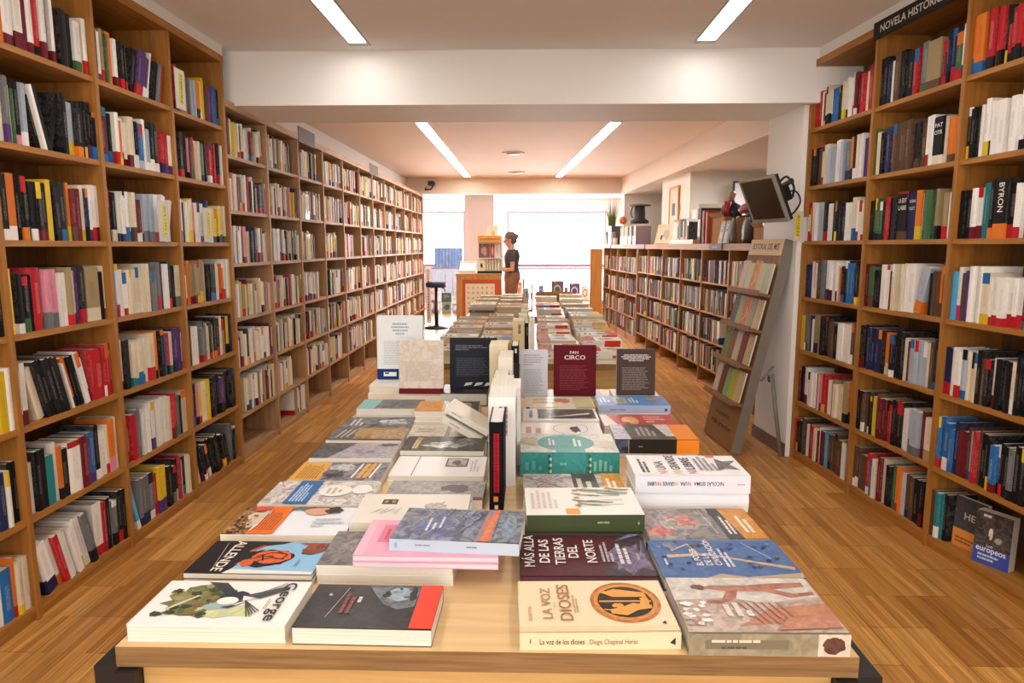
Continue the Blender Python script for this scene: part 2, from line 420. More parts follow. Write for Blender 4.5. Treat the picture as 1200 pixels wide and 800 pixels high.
# ceiling strip lights
def strip(label, x0, x1, y0, y1, z, mat, dx=0):
    t = thing('ceiling_light', label, 'ceiling light', ((x0 + x1) / 2, (y0 + y1) / 2, z), (0, 0, math.atan2(-dx, y1 - y0)))
    w, l = (x1 - x0) / 2, (y1 - y0) / 2
    f = MB()
    f.box(-w - .012, -w, -l - .012, l + .012, -.006, 0); f.box(w, w + .012, -l - .012, l + .012, -.006, 0)
    f.box(-w, w, -l - .012, -l + .05, -.006, 0); f.box(-w, w, l - .05, l + .012, -.006, 0)
    f.build('light_frame', 'silver', t)
    d = MB(); d.box(-w, w, -l + .05, l - .05, -.004, -.001); d.build('light_diffuser', mat, t)
strip('left white strip light in the front ceiling, ending at the white beam', -1.055, -.955, -.6, 4.22, 2.56, 'strip')
strip('right white strip light in the front ceiling, ending at the white beam', .97, 1.07, -.6, 4.22, 2.56, 'strip')
strip('left strip light in the ceiling behind the beam, above the long bookcase', -1.08, -.98, 6.6, 11.75, 2.53, 'strip2', -.02)
strip('right strip light in the ceiling behind the beam, beside the soffit', .6, .7, 6.6, 11.75, 2.53, 'strip2', -.32)
strip('short strip light in the low ceiling of the niche behind the monitor', 2.3, 2.9, 6.6, 6.75, 2.25, 'strip2')
for y, lb in ((8.75, 'nearer round vent in the ceiling between the two back strip lights'), (11.0, 'farther round vent in the ceiling between the two back strip lights')):
    t = thing('ceiling_vent', lb, 'vent', (-.2, y, 2.53))
    a = MB(); a.lathe([(.13, -.012), (.14, -.008), (.14, 0)], n=24); vr = a.build('vent_rim', 'ceil', t)
    a = MB(); a.lathe([(.02, -.02), (.085, -.02), (.09, -.0125)], n=24); sub(a.build('vent_disc', 'grey', t), vr)

# light: soft sky beyond the windows, then two added indoor fills
w = bpy.data.worlds.new('daylight'); sc.world = w; w.use_nodes = True
bg = w.node_tree.nodes['Background']; bg.inputs['Color'].default_value = (1, .98, 1, 1); bg.inputs['Strength'].default_value = 2.0
def area(name, loc, rot, sx, sy, e, col):
    l = bpy.data.lights.new(name, 'AREA'); l.shape = 'RECTANGLE'; l.size = sx; l.size_y = sy; l.energy = e; l.color = col
    o = bpy.data.objects.new(name, l); C.objects.link(o); o.location = loc; o.rotation_euler = rot; return o
area('window_daylight', (.55, WY + .4, 1.2), (R(-90), 0, 0), 2.0, 1.9, 200, (1, .97, 1))
area('window_daylight_left', (-2.05, WY + .4, 1.2), (R(-90), 0, 0), 1.3, 1.9, 110, (.97, .97, 1))
area('niche_fill', (2.6, 7.2, 2.2), (0, 0, 0), .6, .15, 14, (1, .97, .95))  # extra light added near the niche strip to brighten the mirror panel
area('front_fill', (0, -2.1, 1.5), (R(90), 0, 0), 3.2, 1.9, 50, (1, .99, .98))  # soft fill panel added out of view behind the camera

# camera
cam = bpy.data.cameras.new('camera'); cam.sensor_width = 36; cam.lens = 24; cam.clip_start = .05; cam.clip_end = 60
co = bpy.data.objects.new('camera', cam); C.objects.link(co)
p = math.atan(112 / 800); yw = None
Dv = Vector((0, math.cos(p), math.sin(p)))
Yv = Vector((20, -112, 800)).normalized(); Yv = (Yv - Dv * Yv.dot(Dv)).normalized(); Xv = Dv.cross(Yv)
if Xv.x < 0: Xv = -Xv
right = Vector((Xv.x, Yv.x, -Dv.x)); down = Vector((Xv.y, Yv.y, -Dv.y)); fwd = Vector((Xv.z, Yv.z, -Dv.z))
mw = Matrix((( right.x, -down.x, -fwd.x, 0), (right.y, -down.y, -fwd.y, 0), (right.z, -down.z, -fwd.z, 1.38), (0, 0, 0, 1)))
co.matrix_world = mw; sc.camera = co
MWI = mw.inverted()
def proj(pt):
    q = MWI @ Vector(pt)
    if q.z > -.05: return None
    return 600 + 800 * q.x / -q.z, 400 - 800 * q.y / -q.z
sc.view_settings.view_transform = 'Standard'
sc.view_settings.look = 'None'
sc.view_settings.exposure = 0.7
# ================================================================== bookcases and the books in them
PAL = dict(w='#e9e5dd', i='#ddd0b4', k='#1b191b', g='#6d6e70', r='#b5242b', d='#6b1d26', b='#2a67a3', n='#252b50', t='#2b7c80', c='#4fa6cf',
           G='#3f6340', o='#d9762a', y='#e0bd2c', p='#56376e', P='#d68a9c', B='#5c4334', s='#a18d68', l='#a9b3c0', m='#b03070')
CN = dict(w='white', i='cream', k='black', g='grey', r='red', d='maroon', b='blue', n='navy', t='teal', c='sky blue', G='green', o='orange', y='yellow', p='purple',
          P='pink', B='brown', s='tan', l='pale blue', m='magenta')
INKC = dict(w='#40383a', i='#5a4638', k='#c9c2b4', g='#d8d4cc', r='#f0dcd2', d='#d8bfae', b='#e6e6e6', n='#d0d0da', t='#e6ecea', c='#ffffff', G='#dcd8b8', o='#3a2414',
            y='#5a3a14', p='#dcd0e4', P='#5c2034', B='#d8c49c', s='#4a3820', l='#3c4658', m='#f0d8e4')
def jit(c, q, a=.12):
    f = 1 + q.uniform(-a, a); return tuple(min(1, max(0, x * f)) for x in lin(c))
def shelf_book(mb, pb, t, h, d, main, foot, q, rnd_spine=True, txt=None):
    """spine at x=0 facing -x, cover boards back to x=d, thickness along y (centred), standing on z=0"""
    cm = jit(PAL[main], q); cf = jit(PAL[foot], q); c = .0016
    hf = h * q.uniform(.16, .3) if foot != main else h * .12
    if foot == main: cf = cm
    zt0 = hf + (h - hf) * q.uniform(.08, .2); zt1 = zt0 + (h - zt0) * q.uniform(.55, .85)
    bul = q.choice([0, 0, .0025, .004]) if rnd_spine else 0
    ys = [-.5, -.2, .2, .5]; xs = [0, -bul, -bul, 0]
    Z = [0, hf, zt0, zt1, h]; cols = [cf, cm, cm, cm]
    off = q.uniform(0, 90); ik = lin(INKC[main])
    top_c = jit(PAL[q.choice('wrkybo')], q) if q.random() < .12 else None
    for a in range(4):
        for e in range(3):
            col = cols[a]
            if a == 3 and top_c and e != -1: col = top_c
            ink = (0, 0, 0, 0); uv = None
            if a == 2 and e == 1 and off > 24:
                ink = (*ik, 1); w_ = t * .4; hh = zt1 - zt0
                uv = [(off, off), (off + w_, off), (off + w_, off + hh), (off, off + hh)]
            mb.face([(xs[e + 1], ys[e + 1] * t, Z[a]), (xs[e], ys[e] * t, Z[a]), (xs[e], ys[e] * t, Z[a + 1]), (xs[e + 1], ys[e + 1] * t, Z[a + 1])], col, ink, uv)
    for sgn in (-1, 1):
        y = sgn * t / 2; yi = sgn * (t / 2 - c)
        for z0, z1, col in ((0, hf, cf), (hf, h, cm)):
            f = [(0, y, z0), (d, y, z0), (d, y, z1), (0, y, z1)]
            mb.face(f if sgn < 0 else f[::-1], col, (*lin(INKC[main]), .05) if z0 else (0, 0, 0, 0))
            f = [(0, yi, z0), (d, yi, z0), (d, yi, z1), (0, yi, z1)]
            mb.face(f[::-1] if sgn < 0 else f, col)
            g = [(d, y, z0), (d, yi, z0), (d, yi, z1), (d, y, z1)]
            mb.face(g if sgn < 0 else g[::-1], col)
        f = [(0, y, h), (d, y, h), (d, yi, h), (0, yi, h)]; mb.face(f if sgn < 0 else f[::-1], cm)
        f = [(0, y, 0), (d, y, 0), (d, yi, 0), (0, yi, 0)]; mb.face(f[::-1] if sgn < 0 else f, cf)
    if txt:
        A = Art(mb, (-bul - .0004, t / 2, 0), (0, -t, 0), (0, 0, h), (-1, 0, 0)); tc = '#c03040' if main == 'w' else '#e6e0d6'
        if txt.startswith('h:'):
            A.rect(.04, .2, .96, .97, PAL[main])
            for i, l in enumerate(txt[2:].split('|')): A.text(l, .1, .78 - .15 * i, t * .26, tc, 0, t * .8)
        else:
            A.rect(.12, .3, .88, .97, PAL[main]); A.text(txt, .3, .94, t * .42, tc, -90, h * .5)
    yi = t / 2 - c
    mb.face([(0, -yi, h), (c, -yi, h), (c, yi, h), (0, yi, h)], cm); mb.face([(c, -yi, 0), (c, yi, 0), (c, yi, h), (c, -yi, h)], cm)
    mb.face([(0, -yi, 0), (0, yi, 0), (c, yi, 0), (c, -yi, 0)], cf)
    g = .0035 if q.random() < .5 else .0012
    pc = lin(q.choice(['#e8e2d4', '#ddd2ba', '#efece4', '#d6c8aa']))
    pb.box(c, d - g, -yi + .0002, yi - .0002, .001, h - g, pc, uvax=1, mi=pb is mb and 1 or 0)

class Case: pass
def make_case(name, label, frame, posts, zs, top, depth, mh, mv, mb_, post_w=.022, shelf_t=.022, cap_t=.04, skip=()):
    """posts: y positions; zs: shelf top heights; frame: matrix whose +x goes into the wall"""
    r = empty(name); r.matrix_world = frame; tag(r, label, 'bookcase')
    y0, y1 = posts[0] - post_w / 2, posts[-1] + post_w / 2
    for i, y in enumerate(posts):
        if i in skip: continue
        boxobj('upright', 0, depth, y - post_w / 2, y + post_w / 2, 0, top - cap_t, mv, r)
    for a, b in zip(posts, posts[1:]):
        for k, z in enumerate(zs):
            boxobj('shelf', .006, depth - .008, a + post_w / 2 + .0004, b - post_w / 2 - .0004, z - shelf_t, z, mh, r)
    boxobj('back_panel', depth - .007, depth, y0, y1, .0, top - cap_t, mb_, r)
    boxobj('plinth', .012, .03, y0 + post_w, y1 - post_w, 0, zs[0] - shelf_t - .0005, mh, r)
    boxobj('top_board', -.006, depth, y0, y1, top - cap_t + .0004, top, mh, r)
    c = Case(); c.root = r; c.frame = frame; c.posts = posts; c.zs = zs; c.top = top; c.depth = depth; c.pw = post_w
    return c
LF = Matrix.Translation((-1.82, 0, 0)) @ Matrix.Rotation(math.pi, 4, 'Z')   # local +x = into the left wall, local y = -world y
def negs(l): return [-x for x in reversed(l)]
LPOST = [1.12, 1.73, 2.34, 2.95, 3.57, 4.175]
LZ = [.055, .39, .73, 1.065, 1.40, 1.74, 2.08]
left = make_case('wall_bookcase', 'tall honey-brown bookcase along the left wall, in front of the beam', LF, negs(LPOST), LZ, 2.49, .285, 'caseh', 'casev', 'back')
FPOST = [4.215, 4.87, 5.53, 6.18, 6.83, 7.5, 8.13, 8.79, 9.48, 10.18, 10.81, 11.4, 11.96]
FZ = [.045, .30, .605, .925, 1.27, 1.60, 1.935]
LF2 = Matrix.Translation((-1.835, 0, 0)) @ Matrix.Rotation(math.pi, 4, 'Z')
far = make_case('long_bookcase', 'long oak bookcase coloured as lit, along the left wall, running on behind the beam', LF2, negs(FPOST), FZ, 2.255, .27, 'caseh2', 'casev2', 'back2', cap_t=.045)
RPOST = [1.08, 1.745, 2.41, 3.08, 3.743, 4.42]
RZ = [.06, .385, .725, 1.06, 1.41, 1.745, 2.09]
right = make_case('wall_bookcase', 'tall honey-brown bookcase along the right wall under the black sign plate', RF, RPOST, RZ, 2.49, .285, 'caseh', 'casev', 'back', skip=(5,))
# the end side of the right bookcase is cut away round one shelf
boxobj('upright', 0, .285, 4.409, 4.431, 0, 1.40, 'casev', right.root); boxobj('upright', 0, .285, 4.409, 4.431, 1.56, 2.45, 'casev', right.root)
lowf = Matrix.Translation((2.31, 0, 0)) @ Matrix.Rotation(RA, 4, 'Z')
def lowp(x, y, z): return lowf @ Vector((x, y, z))
WPOST = [5.0, 5.55, 6.22, 6.95, 7.65, 8.37, 9.06, 9.62]
WZ = [.03, .185, .46, .74, 1.03]
low = make_case('low_bookcase', 'low oak bookcase with a broad top along the right side, behind the pillar', lowf, WPOST, WZ, 1.40, .3, 'caseh', 'casev', 'back', post_w=.018, shelf_t=.018, cap_t=.06)
W2 = [9.66, 10.3, 10.95, 11.5, 12.05]
low2 = make_case('low_bookcase', 'low oak bookcase farthest along the right side, beside its plain end panel', lowf, W2, [.1, .36, .68, 1.0], 1.40, .3, 'caseh', 'casev', 'back', post_w=.018, shelf_t=.018, cap_t=.06)
ep = boxobj('end_panel', 1.07, 1.29, 12.08, 12.1, 0, 1.33, 'orange_wood'); tag(ep, 'plain orange wooden panel closing the far low bookcase', 'panel')

# contents, read off the photograph: spine colour, foot colour, thickness; / leans right, \ leans left
LEFT = {
 1: ["nn3 ww2 kk2 bb3 oo1", "kk3 kk2 ww2 kk2", "wb4 kk2 ww2 ob2", "kw3 ww2 kk2", "yy3 ww2", "nn3 ww2 kk2", "ww2 ww2 ww2 bb4 or1 ii3"],
 2: ["bb4 oo1 wd3 wd2 wd3 dd2 wd2 rk2 wd2 dd2 wd1 dd2 kk3 kk3 wG3 iy2 wr2", "wr3 ww2 iw3 gp2 ii2 GG1 kP3 lw2 kk2\\ ww1\\ kk2\\ kk2/ kk3 ly5 ko3 kk2 ky2 kp2 kb2",
     "wb2 kw2 ow3 kk2 ko2 kG1 kw2 kd2 kd2 yy2 kk2 kk2 kb2 tG2 oy1 dB2 dd2 iy2 nk1 wd1 wr3 wd3", "yy2 kw2 kG2 kk2 rr3 Pg4 ww2 sr2 ir2 pp1 kr2 kd2 si7 kk2 ir1",
     "wr2 wd2 ii3\\ kk2\\ kk2\\ kk2\\ kk2\\ ww1\\ ok2\\ kk2\\ ww2\\ wd2\\ rr6 rw1 rr2 rr2", "kw2 ww2 kk2 kk2 tt3 ww2 ok1 kk3 ww6 dd3 pp1 bp3 kw2 ww2 ir1 oP3 ww2", "wn4\\ wo3\\ rr2\\ ww2\\ ww2\\ ww2\\ ww2\\ gk3\\ wr5 rr2 kk2 ww1 gk3 kr2 kk2"],
 3: ["kk2 kr2 wG2 sr2 GG1 oo3 wd2 kr1 kk3/ pw3/ ww1/ kk2/ gg2/ rr1/", "db4 tt2 kb2 wr2 oy1 wr3 wd1 iw2 kw2 bl2 ww2 lw2 kw3 ww1 rp2 wp2", "kk2 rk2 ki3 wb2 wb1 iB2 dw2 dw2 lg3 wr3 ww3/ nn2/ ww2/",
     "ct2 wr1 ww2 wr3 ii2 ii2 ii2 ii2 iy1 gg2 gg2 gr2 nn2 ww3 kr2 kk2 ig3", "wd4 kk2 it2 ib2 ww2 ir3 ok2 kk2 bb1 rk1 iG2 kG1 pp3 wr2", "ii2 rr3 gg1 ww2 wp2 dd1 ww2 ww3 ww2 ii2 rG1 gg3 kk1 ii4", "cw2\\ gw4 rr3 yp2 ii1 kk3 kg2 kw1 BB1 rr1 ww2 kt2 ii2"],
 4: ["rr2 oo2 oo2 gg1 ll2 ok1 yy2 BB1 pp2 pp2 bb2 kb2", "kb2 kr2 kr2 kk2 Pk1 BB1 rB1 kk2 ii2 gg2 kk1 kk2 rr2 kr1 iw2 ww1", "ww2 kk2 ww2 iy2 yy2 Pm1 ww1 nn1 yi3 yk2 yk2 iG2 dd2",
     "ww3 wr2 oo2 ss1 kk2 kk2 kb2 ii2 ww2 or1 wr2 ww2", "BB2 ww1 gg2 ii1 kr2 ii2 ko2 kr3 ii2 ss3 kk1 yk1 kk2 nn1", "kb2 Pk2 yr2 ii2 ii2 yy2 bb2 kk2 kk2 pk3 kk2 kk2", "ii2\\ GG1\\ kk1\\ kk2\\ gg4 kk2 ww2"],
}
RIGHT = {  # left to right in the photograph = far to near
 4: ["rr3 ww1 By2 ik2 wb1 bb2 kk2 iy1 ww3 ir2 dd1 rr2 iw2 kk1 rr2", "kk3 BB2 ii4 ll2 ww3 ll2 gn4 ok1 kw2 iw2 ww1 pp2 pp1", "wr1 or1 ww2 BB1 ll5 kk1 ww1 kk4 ww3 ib2 ww2 ir2",
     "nn2 ww2 rw1 ww2 BB1 gg1 bb2 ww2 oo1 kb2 kk3 bb2 kk2 ky2 iw1", "yy3 gg2 kk1 ww2 ss3 kk2 BB2 kk3 ww2 ww2 BB2 BB1", "dd1 kk3 ww1 ww2 rr2 ii2 Pp1 rr2 ww1 ss2 ii1 sk3 ok2 rr1", "rr1 kk1 BB2 kk1 ww1 rr1 ii2 dd1 ww2 dd3 cc3 BB2 ww1 gg1 kk1"],
 3: ["kk3 nn1 ww2 BB3 kk3 rr2 gG3 sB7 dr2 nr2 Gr3 wn2 ww1", "GG1 ii2 kk2 nn2 BB2 BB2 BB2 BB2 kB2 kB2 BB3 ww2 ki5=h:PAT|OTR ii1 oB4 BB2", "kk1 Gk2 kk1 rr1 kk2 kB6=h:LA_EDIT|LABE nn4=h:KEN|FOLLETT oy3 ii1 GG3 GG3 sr2 ww1 BB2",
     "dd2 GB2 GB2 kk1 ww2 dd1 ii1 ww5 lo4/ kk2 BB2 oB2 dd3", "kk2 nn2 nn2 nn2 kk1 oi1 kk2 kk1 ii1 dd2 ll2 ll2 ll2 ii2 BB2 kb4", "kk2 kk2 BB2 ki1 kk1 yy2 BB2 dd2 dd2 rr2 kk3 ww1 lg5 dd1 is5", "BB5 rw2 bb2 ii2 BB1 dd2 ii2 kk1 kk1 GG2 oo1 ll2 BB2 kk2 kk2 kk2 kk1"],
 2: ["ob4 dd1 rk3 rk2 ky1 rk2 rk2 rk2 rk2 rk2 kk3 kk3 ww3 rk2", "kk2 kk1 ww3 ww3 ww3 wk6=h:Stefan|Zweig kk3/ ii3/ ii3/", "kk2 kk3 wd2 tt1 ko5=BYRON kr3 ww1 GG3=LA_CLÍNICA iw1 rs3 rr2 kk2 ww3", "cc3 wm2 BB1 pp1 ww1 iy3 wr2 wr1 wr2 dG1 wG4 on2 kk2 ww3",
     "nr3 wr2 lb2 ii1 kk2 BB1 kk2 wd2 kk2 iw1 kk1 gk2 PP3 ii1 kk3 dd2", "bb2 nn2 dd1 dd2 BB1 lb2 rr1 BB1 kk2 kk1 ky1 bk1 kr1 kk2 gk2 kk2 kk2 rr2 ww2 dd2 gg2", "BB2 tt1 kk2"],
}
CASE_ROWS = ['bottom shelf', 'second shelf up', 'third shelf up', 'fourth shelf up', 'fifth shelf up', 'second shelf down', 'top shelf']
REST = MB()
CAND = []   # (area, matrix, t, h, d, main, foot, seed, label)
def fill(case, ya, yb, z, toks, fwd, side, bay, row, seed, hmax, dmax, fill_=.97, mass=False, gap=.0008):
    """ya -> yb in the order of the photograph's left to right; y in the case frame"""
    q = random.Random(seed); sgn = 1 if yb > ya else -1
    T = []
    for k in toks:
        lean = 0; tx = None
        if '=' in k: k, tx = k.split('='); tx = tx.replace('_', ' ')
        if k[-1] in '/\\': lean = 1 if k[-1] == '/' else -1; k = k[:-1]
        T.append([k[0], k[1], int(k[2:]) * .0105 + .003, lean, tx])
    span = abs(yb - ya) * fill_
    while not mass and sum(t[2] for t in T) < span * .84:      # more slim volumes of the same look, as the photograph packs them
        i = q.randrange(len(T)); n_ = list(T[i]); n_[4] = None
        n_[2] = q.choice([1, 1, 2, 2]) * .0115 + .0035
        if q.random() < .35: n_[1] = q.choice('rdkwyn')
        T.insert(i, n_)
    H = [min(hmax, q.choice([.205, .215, .225, .23, .21, .235, .195])) for _ in T]
    leanang = R(15)
    need = sum(t[2] / (math.cos(leanang) if t[3] else 1) for t in T)
    hs = .22 * math.sin(leanang)
    groups = sum(1 for i, t in enumerate(T) if t[3] and (i == 0 or T[i - 1][3] != t[3]))
    need_f = need + 0
    f = (span - groups * hs) / need_f
    for t in T: t[2] *= min(f, 1.6) if True else 1
    pos = .002; prev = 0
    for i, (t, h) in enumerate(zip(T, H)):
        th, lean = t[2], t[3]
        d = min(dmax, q.uniform(.135, .17) if h < .22 else q.uniform(.145, .18))
        if i and T[i - 1][0] == t[0] and T[i - 1][1] == t[1]: h = H[i] = H[i - 1]
        setb = .012 + q.uniform(0, .022)
        if lean == 0:
            if prev == 1: pos += hs * .98
            c = pos + th / 2; ang = 0; pos += th + gap
            loc = (setb, ya + sgn * c, z)
            Mx = case.frame @ Matrix.Translation(loc)
        else:
            w = th / math.cos(leanang)
            if lean == 1:   # top leans to the photograph's right; stands on its right lower edge
                if prev == -1: pass
                edge = pos + w
                A = Matrix.Translation((setb, ya + sgn * edge, z)) @ Matrix.Rotation(-sgn * leanang, 4, 'X') @ Matrix.Translation((0, -sgn * th / 2, 0))
            else:
                if prev != -1: pos += hs
                edge = pos
                A = Matrix.Translation((setb, ya + sgn * edge, z)) @ Matrix.Rotation(sgn * leanang, 4, 'X') @ Matrix.Translation((0, sgn * th / 2, 0))
            pos += w + gap * 1.3
            Mx = case.frame @ A
        prev = lean
        ps = [proj(Mx @ Vector((0, sg * th / 2, zz))) for sg in (-1, 1) for zz in (0, h)]
        ar = 0
        if all(ps):
            xs = [min(1200, max(0, p_[0])) for p_ in ps]; yy = [min(800, max(0, p_[1])) for p_ in ps]
            ar = (max(xs) - min(xs)) * (max(yy) - min(yy))
            if max(yy) > 795: ar *= .5
        foot = '' if t[0] == t[1] else ' with %s foot' % CN[t[1]]
        n = i + 1; od = '%d%s' % (n, 'th' if 10 < n % 100 < 14 else {1: 'st', 2: 'nd', 3: 'rd'}.get(n % 10, 'th'))
        lb = '%s spine%s, %s from left, %s, %s bay, %s bookcase' % (CN[t[0]], foot, od, row, bay, side)
        CAND.append((0 if mass else ar, Mx, th, h, d, t[0], t[1], q.randint(0, 10 ** 6), lb, '%s bookcase, %s bay, %s' % (side, bay, row), t[4]))

bayname = {1: 'nearest', 2: 'near', 3: 'middle', 4: 'far'}
for b, rows in LEFT.items():
    for ri, s in enumerate(rows):
        k = 6 - ri; ya, yb = -(LPOST[b] + .0125), -(LPOST[b + 1] - .0125)
        toks = s.split(); f = .97
        if b == 1: f = .99
        if b == 1:   # only the far end of this bay is in view: stock it from there
            need = sum(int(x.strip('/\\')[2:]) * .0115 + .0035 for x in toks); ya = yb + need * 1.12
        off = {(4, 0): .04, (4, 2): 0, (3, 2): 0}.get((b, ri), 0)
        fill(left, ya - off, yb, LZ[k], toks, 1, 'left', bayname[b], CASE_ROWS[k], 100 * b + ri, .245, .18, f if (b, ri) not in ((3, 0), (4, 6)) else .93)
for b, rows in RIGHT.items():
    for ri, s in enumerate(rows):
        k = 6 - ri
        ya, yb = RPOST[b + 1 - 0] - .0125, RPOST[b] + .0125
        toks = s.split(); f = .97
        if (b, ri) == (2, 6): yb = ya - .085
        fill(right, ya, yb, RZ[k], toks, -1, 'right', {4: 'far', 3: 'middle', 2: 'near'}[b], CASE_ROWS[k], 900 + 100 * b + ri, .235 if k != 6 else .24, .18, f)

def rand_toks(q, width, pal, feet):
    out, w = [], 0
    while w < width * .93:
        n = q.choice([1, 1, 2, 2, 2, 3]); m = q.choice(pal); f = q.choice(feet) if q.random() < .3 else m
        out.append('%s%s%d' % (m, f, n)); w += n * .0115 + .0035
    return out
q0 = random.Random(5)
PALE = 'wwwwwwwwiiiiilgdrknPssyk'; EARTH = 'wwiikkBBBddsssgGgnPliBgw'
for b in range(len(FPOST) - 1):
    for k, z in enumerate(FZ):
        if k == 0 and b > 1: continue
        wdt = FPOST[b + 1] - FPOST[b] - .03; ya, yb = -(FPOST[b] + .013), -(FPOST[b + 1] - .013)
        fr = 1
        if k == 0: fr = .0 if b == 0 else .42
        elif q0.random() < .2: fr = q0.uniform(.6, .85)
        if fr == 0: continue
        if k == 0: ya = yb + wdt * fr
        else: yb = ya - wdt * fr
        h = (FZ[k + 1] if k < 6 else 2.21) - z - .03
        fill(far, ya, yb, z, rand_toks(q0, wdt * fr, PALE, 'rdkroyb'), 1, 'long', 'bay', 'row', 3000 + b * 10 + k, min(.235, h - .02), .17, mass=True)
for cs, ps, zs in ((low, WPOST, WZ), (low2, W2, [.03, .1, .36, .68, 1.0][1:])):
    for b in range(len(ps) - 1):
        for k, z in enumerate(zs):
            wdt = ps[b + 1] - ps[b] - .03; ya, yb = ps[b + 1] - .012, ps[b] + .012
            if k == 0 and cs is low: continue
            fr = 1 if q0.random() < .75 else q0.uniform(.55, .9)
            yb = ya - wdt * fr
            fill(cs, ya, yb, z, rand_toks(q0, wdt * fr, EARTH, 'rdkoyb'), -1, 'low', 'bay', 'row', 5000 + b * 10 + k + int(ps[0] * 100), .215, .17, mass=True)

CAND.sort(key=lambda c: -c[0])
N_SINGLE = 300
for i, (ar, Mx, t, h, d, m_, f_, seed, lb, grp, tx) in enumerate(CAND):
    q = random.Random(seed)
    if i < N_SINGLE and ar > 0:
        mb, pb = MB(), MB()
        shelf_book(mb, pb, t, h, d, m_, f_, q, True, tx)
        o = mb.build('shelved_book', 'print'); o.matrix_world = Mx
        pb.build('page_block', 'pages', o)
        tag(o, lb, 'book', grp)
    else:
        REST.T = Mx; shelf_book(REST, REST, t, h, d, m_, f_, q, False)
print('shelf books', len(CAND), 'smallest single', CAND[N_SINGLE][0])
o = REST.build('shelved_books_beyond', ['print', 'pages']); o['kind'] = 'stuff'; tag(o, 'all the smaller rows of books packed along the far shelves of the shop', 'books')
# ================================================================== display tables and the books on them
def table(label, x0, x1, y0, y1, zt, front=True, corners=True):
    t = thing('display_table', label, 'table', ((x0 + x1) / 2, (y0 + y1) / 2, 0))
    w, l = (x1 - x0) / 2, (y1 - y0) / 2
    mb = MB()
    z0 = zt - .034
    for q, mi in (((0, 3, 2, 1), 1), ((4, 5, 6, 7), 0), ((0, 1, 5, 4), 1), ((1, 2, 6, 5), 1), ((2, 3, 7, 6), 1), ((3, 0, 4, 7), 1)):
        P = [(-w, -l, z0), (w, -l, z0), (w, l, z0), (-w, l, z0), (-w, -l, zt), (w, -l, zt), (w, l, zt), (-w, l, zt)]
        mb.face([P[i] for i in q], mi=mi)
    mb.build('tabletop', ['ply', 'plyedge'], t, weld=True)
    a = .035
    boxobj('apron', -w + a, w - a, -l + .012, -l + .03, zt - .30, z0 - .0005, 'plyfront', t)
    boxobj('apron', -w + a, w - a, l - .03, l - .012, zt - .30, z0 - .0005, 'plyfront', t)
    boxobj('apron', -w + .012, -w + .03, -l + a, l - a, zt - .30, z0 - .0005, 'plyfront', t)
    boxobj('apron', w - .03, w - .012, -l + a, l - a, zt - .30, z0 - .0005, 'plyfront', t)
    for sx in (-1, 1):
        for sy in (-1, 1):
            g = boxobj('leg', sx * (w - .07) - .03, sx * (w - .07) + .03, sy * (l - .07) - .03, sy * (l - .07) + .03, .0, zt - .302, 'black', t)
            if corners:
                c = MB()
                c.box(sx * (w + .02) - .02, sx * (w + .02) + .02, sy * (l - .06) - .055, sy * (l - .06) + .055, zt - .075, zt - .036)
                c.box(sx * (w - .018) - .016, sx * (w - .018) + .016, sy * (l - .05) - .064, sy * (l - .05) + .04, zt - .2, zt - .036)
                c.build('corner_bracket', 'black', t)
    return t
TZ = .76
table('birch plywood display table nearest the camera with black corner brackets', -.645, .505, .975, 2.93, TZ)
table('plywood display table in the middle of the row, covered in stacks', -.57, .565, 3.58, 5.45, TZ, corners=False)
table('plywood display table farthest along, in front of the orange counter', -.56, .60, 6.05, 7.9, TZ, corners=False)

def book(label, x, y, z, w, d, t, ang=0, cover='#efece6', spine='back', art=None, spart=None, page='#e6e0d2', hard=False, rx=0, ry=0, group=None, cat='book', mat='gloss', hollow=False, name='book', mot=None, ma=.3):
    """(x, y, z) = its front left lower corner lying flat, w across, d away; spine side front/back/left/right"""
    r = thing(name, label, cat, (x, y, z), (rx, ry, R(ang)), group)
    c = .0026 if hard else .0012; e = .003 if hard else .0006
    col = lin(cover); ink = (*lin(mot), ma) if mot else (0, 0, 0, 0)
    mb = MB()
    def slab(x0, x1, y0, y1, z0, z1):
        n = len(mb.f); mb.box(x0, x1, y0, y1, z0, z1, col)
        for i in range(n, len(mb.f)): mb.k[i] = ink
    slab(0, w, 0, d, 0, c); slab(0, w, 0, d, t - c, t)
    bul = .004 if hard else 0
    def sp(a, b, n):    # spine between two lower corners a, b with outward normal n
        a, b, n = Vector((*a, 0)), Vector((*b, 0)), Vector((*n, 0)); k = 6 if hard else 1
        for i in range(k):
            z0, z1 = c + (t - 2 * c) * i / k, c + (t - 2 * c) * (i + 1) / k
            f0, f1 = [n * (bul * math.sin(math.pi * j / k)) for j in (i, i + 1)]
            mb.face([a + f0 + Vector((0, 0, z0)), b + f0 + Vector((0, 0, z0)), b + f1 + Vector((0, 0, z1)), a + f1 + Vector((0, 0, z1))], col, ink)
    S = {'front': ((0, 0), (w, 0), (0, -1)), 'back': ((w, d), (0, d), (0, 1)), 'left': ((0, d), (0, 0), (-1, 0)), 'right': ((w, 0), (w, d), (1, 0))}[spine]
    sp(*S)
    if art: art(Art(mb, (0, 0, t), (w, 0, 0), (0, d, 0), (0, 0, 1)))
    if spart:
        a, b, n = Vector((*S[0], 0)), Vector((*S[1], 0)), Vector((*S[2], 0))
        A = Art(mb, a + n * bul, b - a, (0, 0, t), n); A.k = 1; spart(A)
    mb.build('cover', mat, r)
    pb = MB(); m = {s: (0.0008 if s == spine else e) for s in ('front', 'back', 'left', 'right')}
    pb.box(m['left'], w - m['right'], m['front'], d - m['back'], c + .0001, t - c - .0001, lin(page), uvax=2)
    pb.build('page_block', 'pages', r)
    return r
